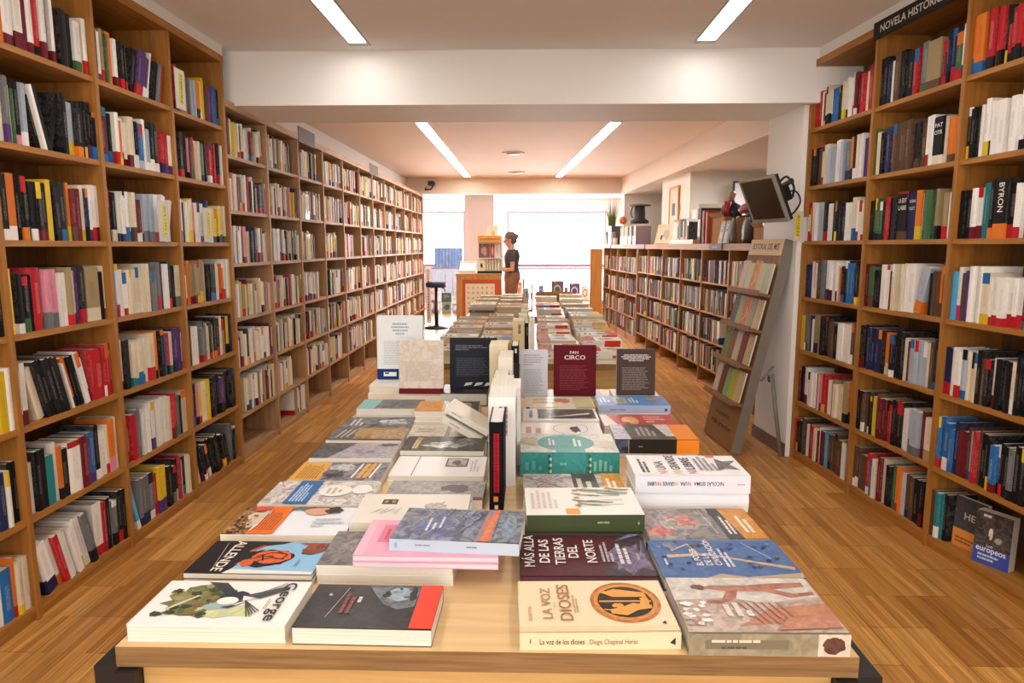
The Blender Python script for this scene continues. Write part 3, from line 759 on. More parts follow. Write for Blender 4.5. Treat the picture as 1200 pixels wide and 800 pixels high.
def pile(label, n, x, y, w, d, t, z=TZ, **k):
    """plain copies under the top one of a pile"""
    q = random.Random(int(x * 1000 + y * 77))
    for i in range(n):
        book(label(i), x + q.uniform(-.004, .004), y + q.uniform(-.003, .003), z, w, d, t, **k); z += t + .0004
    return z
BAND = '#e8452c'

# ------------------------------------------------------------------ outer left row, front to back
def a_bird(a):
    a.rect(.0, .0, 1, 1, '#f2efe8')
    a.blob(.38, .45, .24, .33, '#8b8a5c', 1, '#55603c'); a.blob(.25, .55, .13, .22, '#6f7448', 2, '#98945f'); a.blob(.34, .78, .16, .12, '#5c6440', 3, '#888a58')
    a.blob(.55, .28, .2, .14, '#d8d8a2', 4, '#b9c49a'); a.blob(.48, .4, .09, .1, '#9db7b6', 6)
    q = random.Random(3)
    for i in range(26):
        u, v = q.uniform(.1, .45), q.uniform(.2, .85); a.blob(u, v, .035, .05, q.choice(['#4c5534', '#7d7c4a', '#a59d70', '#3f4a34', '#8a6a48']), i + 20)
    a.stroke([(.16, .3), (.3, .62)], .006, '#d5cdb0')
    a.poly([(.28, .95), (.42, .93), (.56, .66), (.62, .6), (.5, .58), (.42, .74)], '#3b3f48'); a.blob(.55, .62, .09, .12, '#33373f', 7)
    a.ell(.52, .5, .07, .09, '#f4efe8'); a.poly([(.6, .62), (.7, .7), (.68, .55), (.62, .5)], '#f4efe8'); a.poly([(.5, .36), (.62, .42), (.66, .52), (.56, .34)], '#30343c')
    a.poly([(.6, .62), (.86, .86), (.88, .78), (.72, .56)], '#4a4d55')
    for i in range(9): a.stroke([(.66 + i * .012, .62 + i * .012), (.84 + i * .004, .95 - i * .03)], .0012, '#55524e')
    for i in range(5): a.stroke([(.64, .5), (.72 + i * .014, .16 + i * .03)], .0022, '#4c4a48')
    a.text('George', .84, .95, .02, '#2b2826', -90, .124); a.lines(.79, .32, .815, .62, 2, '#a39c92', True)
book('white paperback with a painted black-and-white bird, at the left front table corner', -.634, .99, TZ, .252, .142, .0285, .3, art=a_bird)
def a_face(a):
    a.rect(0, 0, 1, 1, '#8ec0e0'); a.poly([(0, 0), (.3, 0), (.34, .12), (.4, .5), (.42, .82), (.6, .92), (.66, 1), (0, 1)], '#17161a')
    a.poly([(.3, 0), (1, 0), (1, .07), (.34, .12)], '#ece6da'); a.poly([(.42, .3), (.34, .26), (.4, .42), (.5, .6)], '#e28a55')
    a.blob(.56, .46, .2, .27, '#17161a', 5, n=26, j=.12); a.blob(.585, .5, .165, .2, '#d9622e', 8, n=26, j=.1)
    for p in ([(.46, .5), (.56, .62), (.66, .6)], [(.5, .36), (.58, .46), (.7, .42)], [(.44, .42), (.52, .5), (.6, .5)], [(.6, .66), (.7, .56), (.68, .42)], [(.5, .56), (.54, .36)]): a.stroke(p, .0034, '#17161a')
    a.blob(.43, .3, .05, .12, '#d9622e', 4, j=.2)
    a.poly([(.36, .66), (.44, .86), (.47, .84), (.39, .62)], '#a04a2c'); a.stroke([(.39, .66), (.5, .82)], .0016, '#e8e0d0')
    a.blob(.88, .74, .085, .14, '#8a4028', 9, '#5c2a1c'); a.poly([(.72, .95), (.84, .84), (.8, .6), (.9, .58), (.98, .7), (.98, .95)], '#a8502e', '#6a3020')
    a.text('ALLENDE', .2, .97, .02, '#efe7d2', -90, .128); a.stroke([(.2, .12), (.13, .9)], .0009, '#cfc8b8'); a.lines(.82, .2, .85, .5, 2, '#5d87a8', True)
pile(lambda i: 'plain white copy under the blue and orange portrait book', 1, -.634, 1.172, .237, .136, .011, spine='back')
book('black and sky-blue book with an orange painted face, second in the left row', -.636, 1.172, TZ + .0116, .239, .137, .012, -.6, cover='#17161a', art=a_face)
def a_orange(a):
    a.rect(0, 0, 1, 1, '#e9edf2'); a.rect(0, 0, .2, 1, '#4a2e1e', '#c09060'); a.blob(.2, .55, .1, .3, '#d9c2ae', 2)
    q = random.Random(8)
    for i in range(40): a.ell(q.uniform(.02, .17), q.uniform(.03, .75), .012, .03, q.choice(['#c89a5c', '#2a1812', '#8a5a34']), n=8)
    a.poly([(.1, .8), (.24, .86), (.26, 1), (.1, 1)], '#d8563a'); a.poly([(.2, 0), (.42, 0), (.42, 1), (.24, 1), (.27, .55)], '#e87422')
    a.lines(.24, .12, .4, .9, 7, '#a84c10', True)
    a.blob(.55, .92, .14, .09, '#6d7368', 3); a.blob(.66, .82, .12, .14, '#d9a184', 5, n=24, j=.1); a.blob(.79, .86, .07, .13, '#3a2a22', 6); a.stroke([(.56, .96), (.7, .97), (.82, .9)], .005, '#4a372c')
    a.lines(.68, .2, .95, .55, 3, '#c2c8ce')
book('white paperback with an orange band and a woman lying down, third in left row', -.646, 1.345, TZ, .262, .15, .0215, .5, art=a_orange)
def a_toile(a):
    a.rect(0, 0, 1, 1, '#e9e4de', '#9c8a80', .4)
    q = random.Random(4)
    for i in range(46):
        u, v = q.uniform(.02, .97), q.uniform(.04, .96); a.stroke([(u, v), (u + q.uniform(-.05, .05), v + q.uniform(-.1, .1)), (u + q.uniform(-.07, .07), v + q.uniform(-.14, .14))], .0012, q.choice(['#6a5a54', '#8a7c74', '#4e4644']))
    a.rect(.22, 0, .44, 1, '#2f6ca6'); a.lines(.26, .1, .4, .92, 5, '#bcd2e6', True); a.ell(.62, .55, .155, .24, '#f1ede6'); a.ell(.86, .62, .09, .2, '#f4f1ea')
    a.lines(.54, .4, .7, .7, 3, '#c4b2a0', True, centre=True)
book('patterned cream paperback with a wide blue band, fourth in the left row', -.637, 1.52, TZ, .262, .158, .019, .3, art=a_toile)
def a_grey_yellow(a):
    a.rect(0, 0, 1, 1, '#55555a', '#a3a3a8'); a.rect(0, 0, .33, 1, '#e3ac52'); a.lines(.06, .1, .3, .92, 8, '#a8721e', True)
    a.blob(.5, .7, .15, .18, '#d9d9dc', 3, '#8a8a90'); a.blob(.46, .35, .12, .2, '#2f3034', 4, '#77777c')
    for u, c, w in ((.7, '#f1f1ee', .006), (.77, '#e3ac52', .012), (.84, '#e3ac52', .012), (.9, '#f1f1ee', .006)): a.stroke([(u - .03, .12), (u, .9)], w, c)
book('grey photographic paperback with a yellow band, fifth in the left row', -.625, 1.688, TZ, .241, .15, .018, .8, art=a_grey_yellow)
def a_grey(a):
    a.rect(0, 0, 1, 1, '#bdb8bb', '#9a969c'); a.poly([(0, 0), (.22, 0), (.45, 1), (0, 1)], '#6c6c70', '#47474c'); a.blob(.85, .86, .12, .1, '#55555a', 5); a.lines(.5, .3, .8, .6, 2, '#8f8a8c', True)
book('pale grey paperback with a darker slanted corner, sixth in the left row', -.622, 1.855, TZ, .236, .15, .0245, 1, art=a_grey)
def a_brown(a):
    a.rect(0, 0, 1, 1, '#9c7b52', '#c4a67a'); a.rect(0, 0, 1, .12, '#4a3c2e'); a.poly([(0, 0), (.35, 0), (.3, 1), (0, 1)], '#4b4b4c', '#7a7a7a')
    for u in (.1, .17, .24): a.stroke([(u, .2), (u + .05, .85)], .004, '#e2dfd8')
    a.blob(.45, .5, .06, .3, '#b8925c', 3)
book('brown photographic paperback with pale slanted lettering, seventh in the left row', -.628, 2.035, TZ, .235, .15, .0245, .5, art=a_brown)
def a_bw(a): a.rect(0, 0, 1, 1, '#3f4144', '#8c8f92'); a.blob(.72, .55, .2, .28, '#d5d7d8', 4, '#6a6d70'); a.lines(.1, .2, .3, .9, 3, '#d5d7d8', True)
book('black-and-white photographic paperback, eighth in the left row', -.632, 2.215, TZ, .238, .145, .015, 1, cover='#36383a', art=a_bw)
def a_teal(a): a.rect(0, 0, 1, 1, '#5a5854', '#908c86'); a.poly([(0, 0), (.28, 0), (.3, 1), (0, 1)], '#8fc4c2'); a.blob(.7, .5, .2, .3, '#34343a', 4, '#77777a')
z = pile(lambda i: 'cream-edged copy under the grey book with the aqua corner', 1, -.62, 2.385, .23, .15, .02)
book('grey paperback with an aqua corner, last of the left row before the standing books', -.62, 2.385, z, .23, .148, .0195, .8, art=a_teal)

# ------------------------------------------------------------------ inner left row
def a_dark(a):
    a.rect(0, 0, 1, 1, '#3a3637', '#2b2829'); a.poly([(.42, .98), (.84, .98), (.82, .5), (.7, .42), (.58, .55), (.5, .75)], '#55595c', '#77838a')
    a.blob(.7, .78, .12, .16, '#a9bcc6', 5, '#7d909c', n=26, j=.1); a.blob(.585, .76, .03, .08, '#22262a', 6); a.blob(.79, .8, .035, .17, '#2a3034', 8); a.blob(.68, .9, .012, .03, '#30383c', 2); a.blob(.74, .7, .022, .02, '#4a565c', 2)
    a.stroke([(.625, .82), (.665, .83)], .0025, '#5a6a72'); a.blob(.76, .88, .018, .02, '#4a565c', 3); a.blob(.76, .7, .018, .02, '#4a565c', 4)
    a.rect(.835, 0, 1, 1, BAND); a.stroke([(.2, .2), (.27, .9)], .0011, '#bdb6b0'); a.lines(.28, .3, .38, .9, 2, '#8c4a44', True); a.lines(.38, .55, .43, .92, 1, '#cfc8c2', True); a.blob(.15, .72, .012, .03, '#c9c4be', 2)
book('charcoal paperback with a pale face and a red-orange band, at the table front', -.37, .988, TZ, .22, .137, .029, -.8, cover='#322e2f', art=a_dark)
def a_gphoto(a): a.rect(0, 0, 1, 1, '#8d8784', '#605b58'); a.blob(.3, .5, .2, .3, '#6a6462', 3, '#a09a96')
z = pile(lambda i: 'white copy under the grey photo-covered book, beneath the pink ones', 1, -.392, 1.182, .254, .152, .018)
book('grey photo-covered paperback beneath the pink book', -.392, 1.182, z, .254, .152, .0175, -.1, art=a_gphoto)
z += .018
def a_pink(a): a.rect(0, 0, 1, 1, '#eba9c0'); a.rect(.12, .35, .42, .85, '#e27a94'); a.rect(.0, 0, .06, 1, '#efb8cb'); a.lines(.16, .42, .38, .8, 5, '#c85c7c', True)
for i, lb in enumerate(('lower pink paperback in the tilted pile of the inner row', 'upper pink paperback in the tilted pile, under the slate-blue painting book')):
    book(lb, -.322, 1.176 + i * .002, z, .268, .165, .0105, -1 + i * .8, cover='#e4a2ba', art=a_pink, page='#dcd2d8'); z += .0109
def a_paint(a):
    a.rect(0, 0, 1, 1, '#565b6c', '#8f96ac'); a.blob(.3, .45, .16, .3, '#5d6590', 3, '#8088ac'); a.blob(.15, .75, .12, .2, '#5a5a60', 4, '#8f8f96')
    q = random.Random(6)
    for i in range(26):
        u = q.uniform(.05, .62); v = q.uniform(.1, .9); a.stroke([(u, v), (u + .05, v + .12), (u + .07, v + .26), (u + .03, v + .36)], .0028, q.choice(['#8d95ae', '#40465a', '#6d7490', '#a3aabc']))
    a.poly([(.66, 0), (.78, 0), (.8, 1), (.7, 1)], '#8a8296', '#c47c5c'); a.poly([(.7, 0), (.75, 0), (.79, 1), (.755, 1)], '#e06a3c', '#f08a50'); a.rect(.8, 0, 1, 1, '#5a5854', '#8f9db0'); a.blob(.9, .5, .07, .35, '#93a6bc', 8, '#6a7684')
    for i, (t, u) in enumerate((('verde', .24), ('agua', .29), ('mar', .34))): a.lines(u, .25 + .05 * i, u + .035, .85, 1, '#dfe2ec', True, seed=i)
def s_paint(a): a.rect(0, 0, 1, 1, '#b9c6d6'); a.lines(.2, .4, .52, .62, 1, '#8592a6'); a.lines(.6, .4, .82, .62, 1, '#6f7c92'); a.ell(.05, .5, .015, .25, '#8fb0c8')
book('slate-blue painting-covered paperback on top of the pink pile', -.258, 1.2, z, .242, .152, .023, -4.2, cover='#b9c6d6', spine='front', art=a_paint, spart=s_paint)
def a_draw(a):
    a.rect(0, 0, 1, 1, '#e8e2d6'); a.rect(.2, .62, .34, .8, '#2e2622'); a.ell(.235, .71, .02, .05, '#b08a5c'); a.ell(.305, .71, .02, .05, '#b08a5c')
    for i in range(12): a.stroke([(.15 + i * .02, .3 + .05 * math.sin(i)), (.2 + i * .018, .44 - .04 * math.cos(i * 2))], .0012, '#8a8680')
    a.blob(.72, .5, .1, .2, '#cfc8ba', 4, '#a8a298')
z = pile(lambda i: 'cream copy under the line-drawing book of the inner row', 1, -.381, 1.372, .248, .168, .019)
book('cream paperback with two dark stamps and a line drawing, behind the pink pile', -.381, 1.372, z, .248, .168, .0195, .8, cover='#e8e2d6', art=a_draw)
def a_g2(a): a.rect(0, 0, 1, 1, '#8c8886', '#b4b0ae'); a.rect(0, .0, 1, .12, '#c8c4c0'); a.blob(.7, .6, .15, .2, '#5a5654', 3); a.rect(.9, 0, 1, .16, '#6b3a36')
book('misty grey photographic paperback behind the cream line-drawing book', -.349, 1.555, TZ, .24, .135, .02, -.5, art=a_g2)
def a_white(a):
    a.rect(0, 0, 1, 1, '#edebe8'); a.stroke([(.24, 0), (.24, 1)], .0035, '#8b9096'); a.rect(.56, .45, .8, .88, '#4a4644'); a.rect(.575, .49, .785, .84, '#cfc9c2', '#8a8480'); a.blob(.68, .66, .05, .12, '#6a6462', 3); a.lines(.84, .2, .95, .85, 3, '#c9c6c2', True)
z = pile(lambda i: 'lower white copy under the book with a small framed picture', 1, -.367, 1.712, .25, .168, .012)
book('white paperback with a small framed picture and a grey line', -.367, 1.712, z, .25, .168, .0125, -.1, art=a_white)
def a_dp(a): a.rect(0, 0, 1, 1, '#2b2927', '#55514c'); a.blob(.5, .4, .26, .22, '#d2d2d0', 5, '#7a7a78'); a.blob(.75, .6, .12, .25, '#8f8d88', 6, '#3a3836'); a.rect(.13, .1, .2, .9, '#b09a62'); a.lines(.13, .1, .2, .9, 2, '#e2cf9a', True)
z = pile(lambda i: 'cream-edged copy under the dark book with a white blur', 1, -.372, 1.905, .243, .145, .017)
book('dark paperback with a white blurred figure, in the inner row', -.372, 1.905, z, .243, .145, .0175, -.6, cover='#2b2927', art=a_dp)
def a_cr(a): a.rect(0, 0, 1, 1, '#ddd4c4', '#c0b49e'); a.rect(.5, .0, .56, 1, '#7c5c40'); a.lines(.1, .3, .4, .7, 2, '#a89a84')
book('cream paperback with one brown stripe, under the two slipped books', -.385, 2.085, TZ, .235, .15, .021, .6, cover='#ddd4c4', art=a_cr)
def a_or(a): a.rect(0, 0, 1, 1, '#4a4038', '#786a5c'); a.poly([(0, 0), (.45, 0), (.42, 1), (0, 1)], '#e0a050', '#c88838'); a.blob(.75, .6, .15, .25, '#c9c0b4', 3, '#6a6058')
z = pile(lambda i: '%s cream-edged copy under the ochre and brown book' % ('lower', 'upper')[i], 2, -.396, 2.3, .22, .16, .017)
book('ochre and brown paperback on a thick pile beside the slipped books', -.396, 2.3, z, .22, .16, .0165, .8, art=a_or)
# two slim books slipped down against the standing ones
for i, (z0, lb) in enumerate(((.775, 'lower of two pale slim books slipped askew against the standing row'), (.805, 'upper of two pale slim books slipped askew against the standing row'))):
    book(lb, -.27 + i * .006, 2.05 + i * .012, z0 + .066, .155, .11, .02, -8, cover='#e2dccd', spine='front', ry=R(28), page='#ece8e0', spart=lambda a: a.lines(.15, .35, .8, .65, 1, '#a09684'))

# ------------------------------------------------------------------ books standing along the middle of the table
def standing(label, x, y, z, w, h, t, yaw=0, tilt=-6, **k):
    """front face towards the camera (yaw 0); (x, y) its lower left front corner"""
    k.setdefault('mat', 'matte'); o = book(label, 0, 0, 0, w, h, t, **k)
    o.matrix_world = Matrix.Translation((x, y, z)) @ Matrix.Rotation(R(yaw), 4, 'Z') @ Matrix.Rotation(R(90 + tilt), 4, 'X') @ Matrix.Translation((0, 0, -t))
    return o
# spine-out black book: width of the face runs away from the camera
def upright(label, x, y, z, t, h, d, lean=0, yaw=0, **k):
    """spine towards the camera, standing: x = left side, y = spine plane"""
    k.setdefault('mat', 'matte'); o = book(label, 0, 0, 0, h, d, t, spine='front', **k)
    # local x -> up, local y -> away, local z -> -x (its top board faces left)
    o.matrix_world = Matrix.Translation((x, y, z)) @ Matrix.Rotation(R(yaw), 4, 'Z') @ Matrix.Rotation(R(lean), 4, 'Y') @ Matrix(((0, 0, 1, 0), (0, 1, 0, 0), (-1, 0, 0, h), (0, 0, 0, 1)))
    return o
def s_redtxt(a):
    a.rect(0, 0, 1, 1, '#171517'); a.rect(.12, .36, .8, .66, '#171517'); q = random.Random(2); u = .13
    while u < .78: w_ = q.uniform(.012, .022); a.rect(u, .32, u + w_, .7, '#b3202e'); a.rect(u + w_ * .3, .42, u + w_ * .7, .58, '#171517'); u += w_ + .006
    a.rect(.84, .3, .9, .62, '#d07a2c'); a.rect(.94, .38, .985, .62, '#cfcabf')
upright('black spine with red lettering standing nearest in the middle of the table', -.092, 1.55, TZ, .034, .214, .15, cover='#171517', hard=True, spart=s_redtxt, page='#f0eee8')
def a_wr(a):
    a.rect(0, 0, 1, 1, '#e6e2dc')
    a.rect(.6, .0, 1, .9, '#3a2a20', '#7a5a40'); a.blob(.72, .45, .08, .3, '#a86a38', 3, '#2a1c16'); a.lines(.1, .1, .3, .7, 3, '#2a2626', True)
# white hardcover behind it, its face turned to the right
o = upright('white jacketed hardback standing behind the black and red spine', -.103, 1.712, TZ, .07, .236, .16, cover='#eceae6', hard=True, page='#f2f0ea', art=lambda a: (a.rect(.5, 0, .96, 1, '#5a4636', '#2e221c'), a.blob(.66, .4, .12, .2, '#b8703c', 3, '#3a261c'), a.rect(.08, .1, .36, .9, '#e6e2dc'), a.lines(.1, .12, .34, .9, 3, '#3a3634', True)), spart=lambda a: a.lines(.1, .3, .5, .7, 2, '#8a8686'))
for i, (y, w_, h_, c_, lb) in enumerate(((1.885, .085, .222, '#ece8e0', 'thick white paperback standing third in the middle row'), (2.055, .06, .2, '#d8cba8', 'straw-coloured hardback standing fourth in the middle row'),
      (2.225, .05, .185, '#4a4548', 'dark grey paperback standing fifth in the middle row'), (2.395, .05, .23, '#e9e3d4', 'cream-edged paperback standing sixth in the middle row'))):
    upright(lb, -.108 - (i == 2) * .01, y, TZ, w_, h_, .155, cover=c_, page='#efe8d8')
upright('black spine with pale letters standing beside the grey back cover', -.066, 2.56, TZ + .03, .028, .215, .15, cover='#262126', hard=True, spart=lambda a: (a.rect(.3, .1, .98, .9, '#3a333a'), a.lines(.05, .25, .26, .75, 1, '#d8d2cc')))
upright('thick cream paperback standing left of the black spine', -.15, 2.57, TZ + .02, .07, .225, .15, cover='#e2d7b4', page='#ece2c2')

# ------------------------------------------------------------------ right of the middle: inner row
def a_voz(a):
    a.rect(0, 0, 1, 1, '#ead9b4'); a.rect(0, 0, 1, .09, '#e2cfa6')
    a.ell(.715, .54, .235, .41, '#b0602e', '#d08a50', 40); a.ell(.715, .54, .21, .36, '#d99a4a', '#c47c34', 40); a.ell(.715, .54, .185, .31, '#2a2724', n=40)
    a.rect(.54, .53, .89, .56, '#d99a4a'); a.poly([(.59, .74), (.66, .8), (.86, .72), (.87, .63), (.64, .63), (.6, .68)], '#dfa04c'); a.poly([(.56, .72), (.6, .76), (.6, .68)], '#dfa04c')
    a.poly([(.6, .3), (.7, .26), (.78, .36), (.88, .4), (.88, .46), (.76, .5), (.68, .42), (.6, .38)], '#dfa04c'); a.blob(.66, .45, .04, .05, '#dfa04c', 3); a.stroke([(.56, .38), (.66, .34)], .003, '#dfa04c'); a.blob(.84, .52, .03, .12, '#dfa04c', 5)
    a.text('LA VOZ', .215, .2, .016, '#b98a60', 90, .1); a.text('DIOSES', .345, .16, .02, '#b07c50', 90, .118); a.text('de los', .245, .42, .005, '#d0ae88', 90)
    a.lines(.06, .18, .1, .9, 1, '#cdb38c', True); a.lines(.36, .32, .4, .75, 2, '#c9a67e', True); a.poly([(.9, .12), (.93, .1), (.93, .16)], '#2c2824')
def s_voz(a):
    a.rect(0, 0, 1, 1, '#e2d2ae'); a.text('La voz de los dioses', .12, .33, .0085, '#3a2a1c', 0, .07); a.text('Diego Chapinal Heras', .43, .33, .0078, '#8a7454', 0, .075); a.poly([(.93, .38), (.965, .25), (.965, .7)], '#2c2824'); a.rect(.06, .4, .068, .65, '#8a7860')
book('cream hardback with a round black and orange emblem, at the table front', -.012, .985, TZ, .25, .16, .0285, 2.2, cover='#e6d6b0', spine='front', hard=True, art=a_voz, spart=s_voz)
def a_mas(a):
    a.rect(0, 0, 1, 1, '#55202a', '#461a24'); a.poly([(.6, 0), (1, 0), (1, 1), (.82, 1), (.74, .7), (.7, .3)], '#332a30', '#4a4048'); a.blob(.85, .4, .14, .35, '#5a4f60', 4, '#8a7f98')
    for i in range(12): a.stroke([(.68 + i * .016, .18 + i * .012), (.8 + i * .012, .1 + .03 * i), (.98, .3 + .05 * i)], .0008, '#8d86a2')
    a.poly([(.76, .8), (.98, .98), (.98, 1), (.9, 1)], '#8c86a6', '#5a5070')
    for u, t, L_ in ((.11, 'MÁS ALLÁ', .125), (.225, 'DE LAS', .092), (.345, 'TIERRAS', .105), (.45, 'DEL', .05), (.585, 'NORTE', .09)): a.text(t, u, .5 - L_ / .181 / 2 + .02, 0.019, '#efe9e4', 90, L_ * 1.12)
    a.lines(.63, .3, .73, .8, 3, '#b9aeb4', True); a.lines(.76, .25, .86, .85, 2, '#dcd6d8', True); a.lines(.9, .35, .93, .75, 1, '#b9aeb4', True)
book('maroon hardback with big white upright lettering, second in its row', -.014, 1.168, TZ, .25, .178, .027, 1.2, cover='#4e1a26', spine='front', hard=True, art=a_mas)
def a_men(a):
    a.rect(0, 0, 1, 1, '#ecebe4'); a.rect(.34, .02, .46, .22, '#e89a34'); q = random.Random(9)
    for i in range(15): u, v = q.uniform(.5, .88), q.uniform(.15, .95); a.stroke([(u - .1, v + .05), (u, v), (u + .1, v - .02)], .006, q.choice(['#8c9470', '#6d7454', '#a8aa88']))
    for i in range(5): a.blob(.46 + .02 * (i % 2), .3 + .14 * i, .025, .035, '#b07a5c', i)
    for i in range(4): a.stroke([(.58, .3 + .17 * i), (.86, .34 + .16 * i)], .002, '#4c5238')
    a.lines(.05, .2, .3, .9, 5, '#d8c8bc', True)
z = pile(lambda i: 'plain dark copy under the green-spined book', 1, -.004, 1.362, .247, .16, .027, cover='#2c3422', spine='front', hard=True)
book('white book with a dark green spine showing a row of painted men', -.003, 1.36, z, .247, .163, .0365, 2.0, cover='#3f4a2a', spine='front', hard=False, art=a_men, spart=lambda a: (a.lines(.6, .4, .88, .6, 1, '#9aa07e'), a.ell(.95, .5, .008, .09, '#9aa07e')), page='#e9e2cc')
def a_cross(a):
    a.rect(0, 0, 1, 1, '#d2cac4', '#8f8480'); a.stroke([(0, .1), (.4, 1)], .003, '#3a3434'); a.stroke([(0, .9), (.5, .2)], .003, '#3a3434'); a.blob(.25, .25, .18, .18, '#8a4f48', 3, '#c0a49c')
    a.poly([(.5, 0), (.76, 0), (.74, 1), (.5, 1)], '#3c3a3a', '#55504e'); a.rect(.8, 0, 1, 1, '#e2a23a', '#c8862a'); a.lines(.54, .15, .72, .9, 2, '#d9d2ca', True); a.lines(.84, .2, .95, .9, 2, '#f0e6cc', True)
z = pile(lambda i: 'cream-edged copy under the collage book with the amber band', 1, -.01, 1.555, .25, .155, .015)
book('collage-covered paperback with an amber band, in front of the turquoise book', -.01, 1.555, z, .25, .165, .0145, 1.6, art=a_cross)
z0 = z + .015
def a_teal2(a):
    a.rect(0, 0, 1, 1, '#d8d6ca', '#b4bab0'); a.ell(.48, .5, .3, .42, '#4a9a98', '#3c8a88', 36); a.rect(.36, 0, .66, .2, '#4a9a98'); a.lines(.3, .35, .38, .8, 2, '#cfe4de', True); a.lines(.56, .3, .66, .8, 2, '#dcebe6', True); a.blob(.1, .6, .1, .2, '#b4ae94', 3); a.blob(.9, .4, .1, .2, '#bcb69c', 5)
def s_teal2(a):
    a.rect(0, 0, 1, 1, '#2f8480', '#3f9894'); a.rect(.34, 0, .66, 1, '#4a9e9a', '#3c8f8c'); a.lines(.4, .4, .6, .6, 1, '#7cc0b8')
    for u in (.3, .7):
        for i in range(7): a.ell(u + (.008 if i % 2 else -.008), .12 + i * .125, .011, .07, '#d8d4a8' if i % 2 else '#244f4c', n=10)
    a.lines(.74, .25, .95, .75, 4, '#8cc8be', True); a.lines(.05, .3, .25, .7, 3, '#5fa8a2', True)
book('thick turquoise book with an ornate spine, tallest in its row', -.022, 1.785, TZ, .268, .186, .068, .8, cover='#2f8480', spine='front', hard=True, art=a_teal2, spart=s_teal2)
def a_orn(a): a.rect(0, 0, 1, 1, '#e9e4e0'); a.ell(.62, .55, .22, .4, '#b08c84'); a.ell(.62, .55, .21, .38, '#e9e4e0'); a.blob(.68, .5, .06, .25, '#5a4a48', 4); a.lines(.06, .2, .3, .8, 2, '#d4a8a0', True)
z = pile(lambda i: '%s white copy under the book with an oval ornament' % ('lower', 'middle', 'upper')[i], 3, -.022, 2.0, .25, .16, .0125)
book('white paperback with an oval ornament, behind the turquoise book', -.022, 2.0, z, .25, .16, .0125, .6, art=a_orn)
def a_vie(a): a.rect(0, 0, 1, 1, '#e6e2df'); a.rect(.2, .12, .97, .95, '#4c4846', '#77726e'); a.poly([(.22, .2), (.9, .5), (.9, .6)], '#e6e4e2'); a.poly([(.4, .15), (.95, .35), (.9, .42)], '#2a2826'); a.text('VIENA', .13, .16, .011, '#3a3634', 90, .1)
z = pile(lambda i: '%s white copy under the black and white slashed cover' % ('lower', 'middle', 'upper')[i], 3, -.018, 2.19, .252, .16, .0125)
book('white paperback with a slashed black picture, behind the oval ornament book', -.018, 2.19, z, .252, .16, .0135, .8, art=a_vie)
def a_crm(a): a.rect(0, 0, 1, 1, '#e4dcc6', '#cfc4a4'); a.rect(.7, 0, .98, 1, '#c9bd92'); a.lines(.1, .2, .6, .8, 2, '#d0a08c'); a.blob(.55, .6, .12, .2, '#c07c6c', 3)
z = pile(lambda i: '%s plain copy under the cream and straw book' % ('lower', 'middle')[i], 2, -.008, 2.385, .247, .165, .0135)
book('cream and straw-coloured paperback lying in front of the maroon cover', -.008, 2.383, z, .247, .167, .0225, .6, cover='#e2d9bc', spine='front', art=a_crm, spart=lambda a: (a.rect(.72, 0, 1, 1, '#b8ab76'), a.rect(0, 0, .05, 1, '#2f5c96')))

# ------------------------------------------------------------------ right outer row
def a_big(a):
    a.rect(0, 0, 1, 1, '#c6b4a6', '#a48c7e'); a.poly([(.0, .55), (.35, .6), (.6, .5), (1, .62), (1, 1), (0, 1)], '#b8b4ae', '#d8d0c6'); a.poly([(.35, .1), (1, .2), (1, .5), (.6, .4)], '#c08a68', '#b0745a')
    a.poly([(.18, .78), (.3, .84), (.52, .84), (.72, .88), (.95, .9), (.95, .82), (.72, .76), (.84, .68), (.98, .72), (.98, .66), (.8, .6), (.66, .72), (.46, .72), (.42, .58), (.3, .48), (.2, .5), (.2, .53), (.32, .55), (.38, .72), (.28, .76)], '#b57e66', '#8f5a48')
    a.blob(.2, .8, .05, .05, '#6a4438', 3)
    for i in range(6): a.stroke([(.42 + i * .05, .5), (.5 + i * .05, .12)], .003, '#94675a')
    q = random.Random(4)
    for i in range(30): a.blob(q.uniform(.02, .2), q.uniform(.1, .5), .02, .03, q.choice(['#dcd6d4', '#b8a29a', '#efeae6', '#a58a80']), i)
    a.poly([(.55, .02), (.98, .06), (.98, .26), (.7, .24)], '#b07660', '#c8977c'); a.lines(.3, .25, .5, .5, 3, '#e0d4cc', True)
def s_big(a):
    a.rect(0, 0, 1, 1, '#8a8068', '#a09680'); a.rect(.1, .3, .62, .72, '#7a715c'); a.lines(.14, .5, .58, .72, 1, '#d6d0c0', seed=2); a.lines(.2, .25, .6, .42, 1, '#55503e', seed=4); a.rect(.8, 0, 1, 1, '#c8b8a8', '#ddd0c0'); a.blob(.9, .5, .07, .38, '#4e342c', 3, '#6f4a3c', n=22, j=.15)
book('shrink-wrapped art book with painted figures, at the right front table corner', .246, .978, TZ, .245, .172, .036, .8, cover='#948a74', spine='front', hard=True, art=a_big, spart=s_big, page='#d8d0c4')
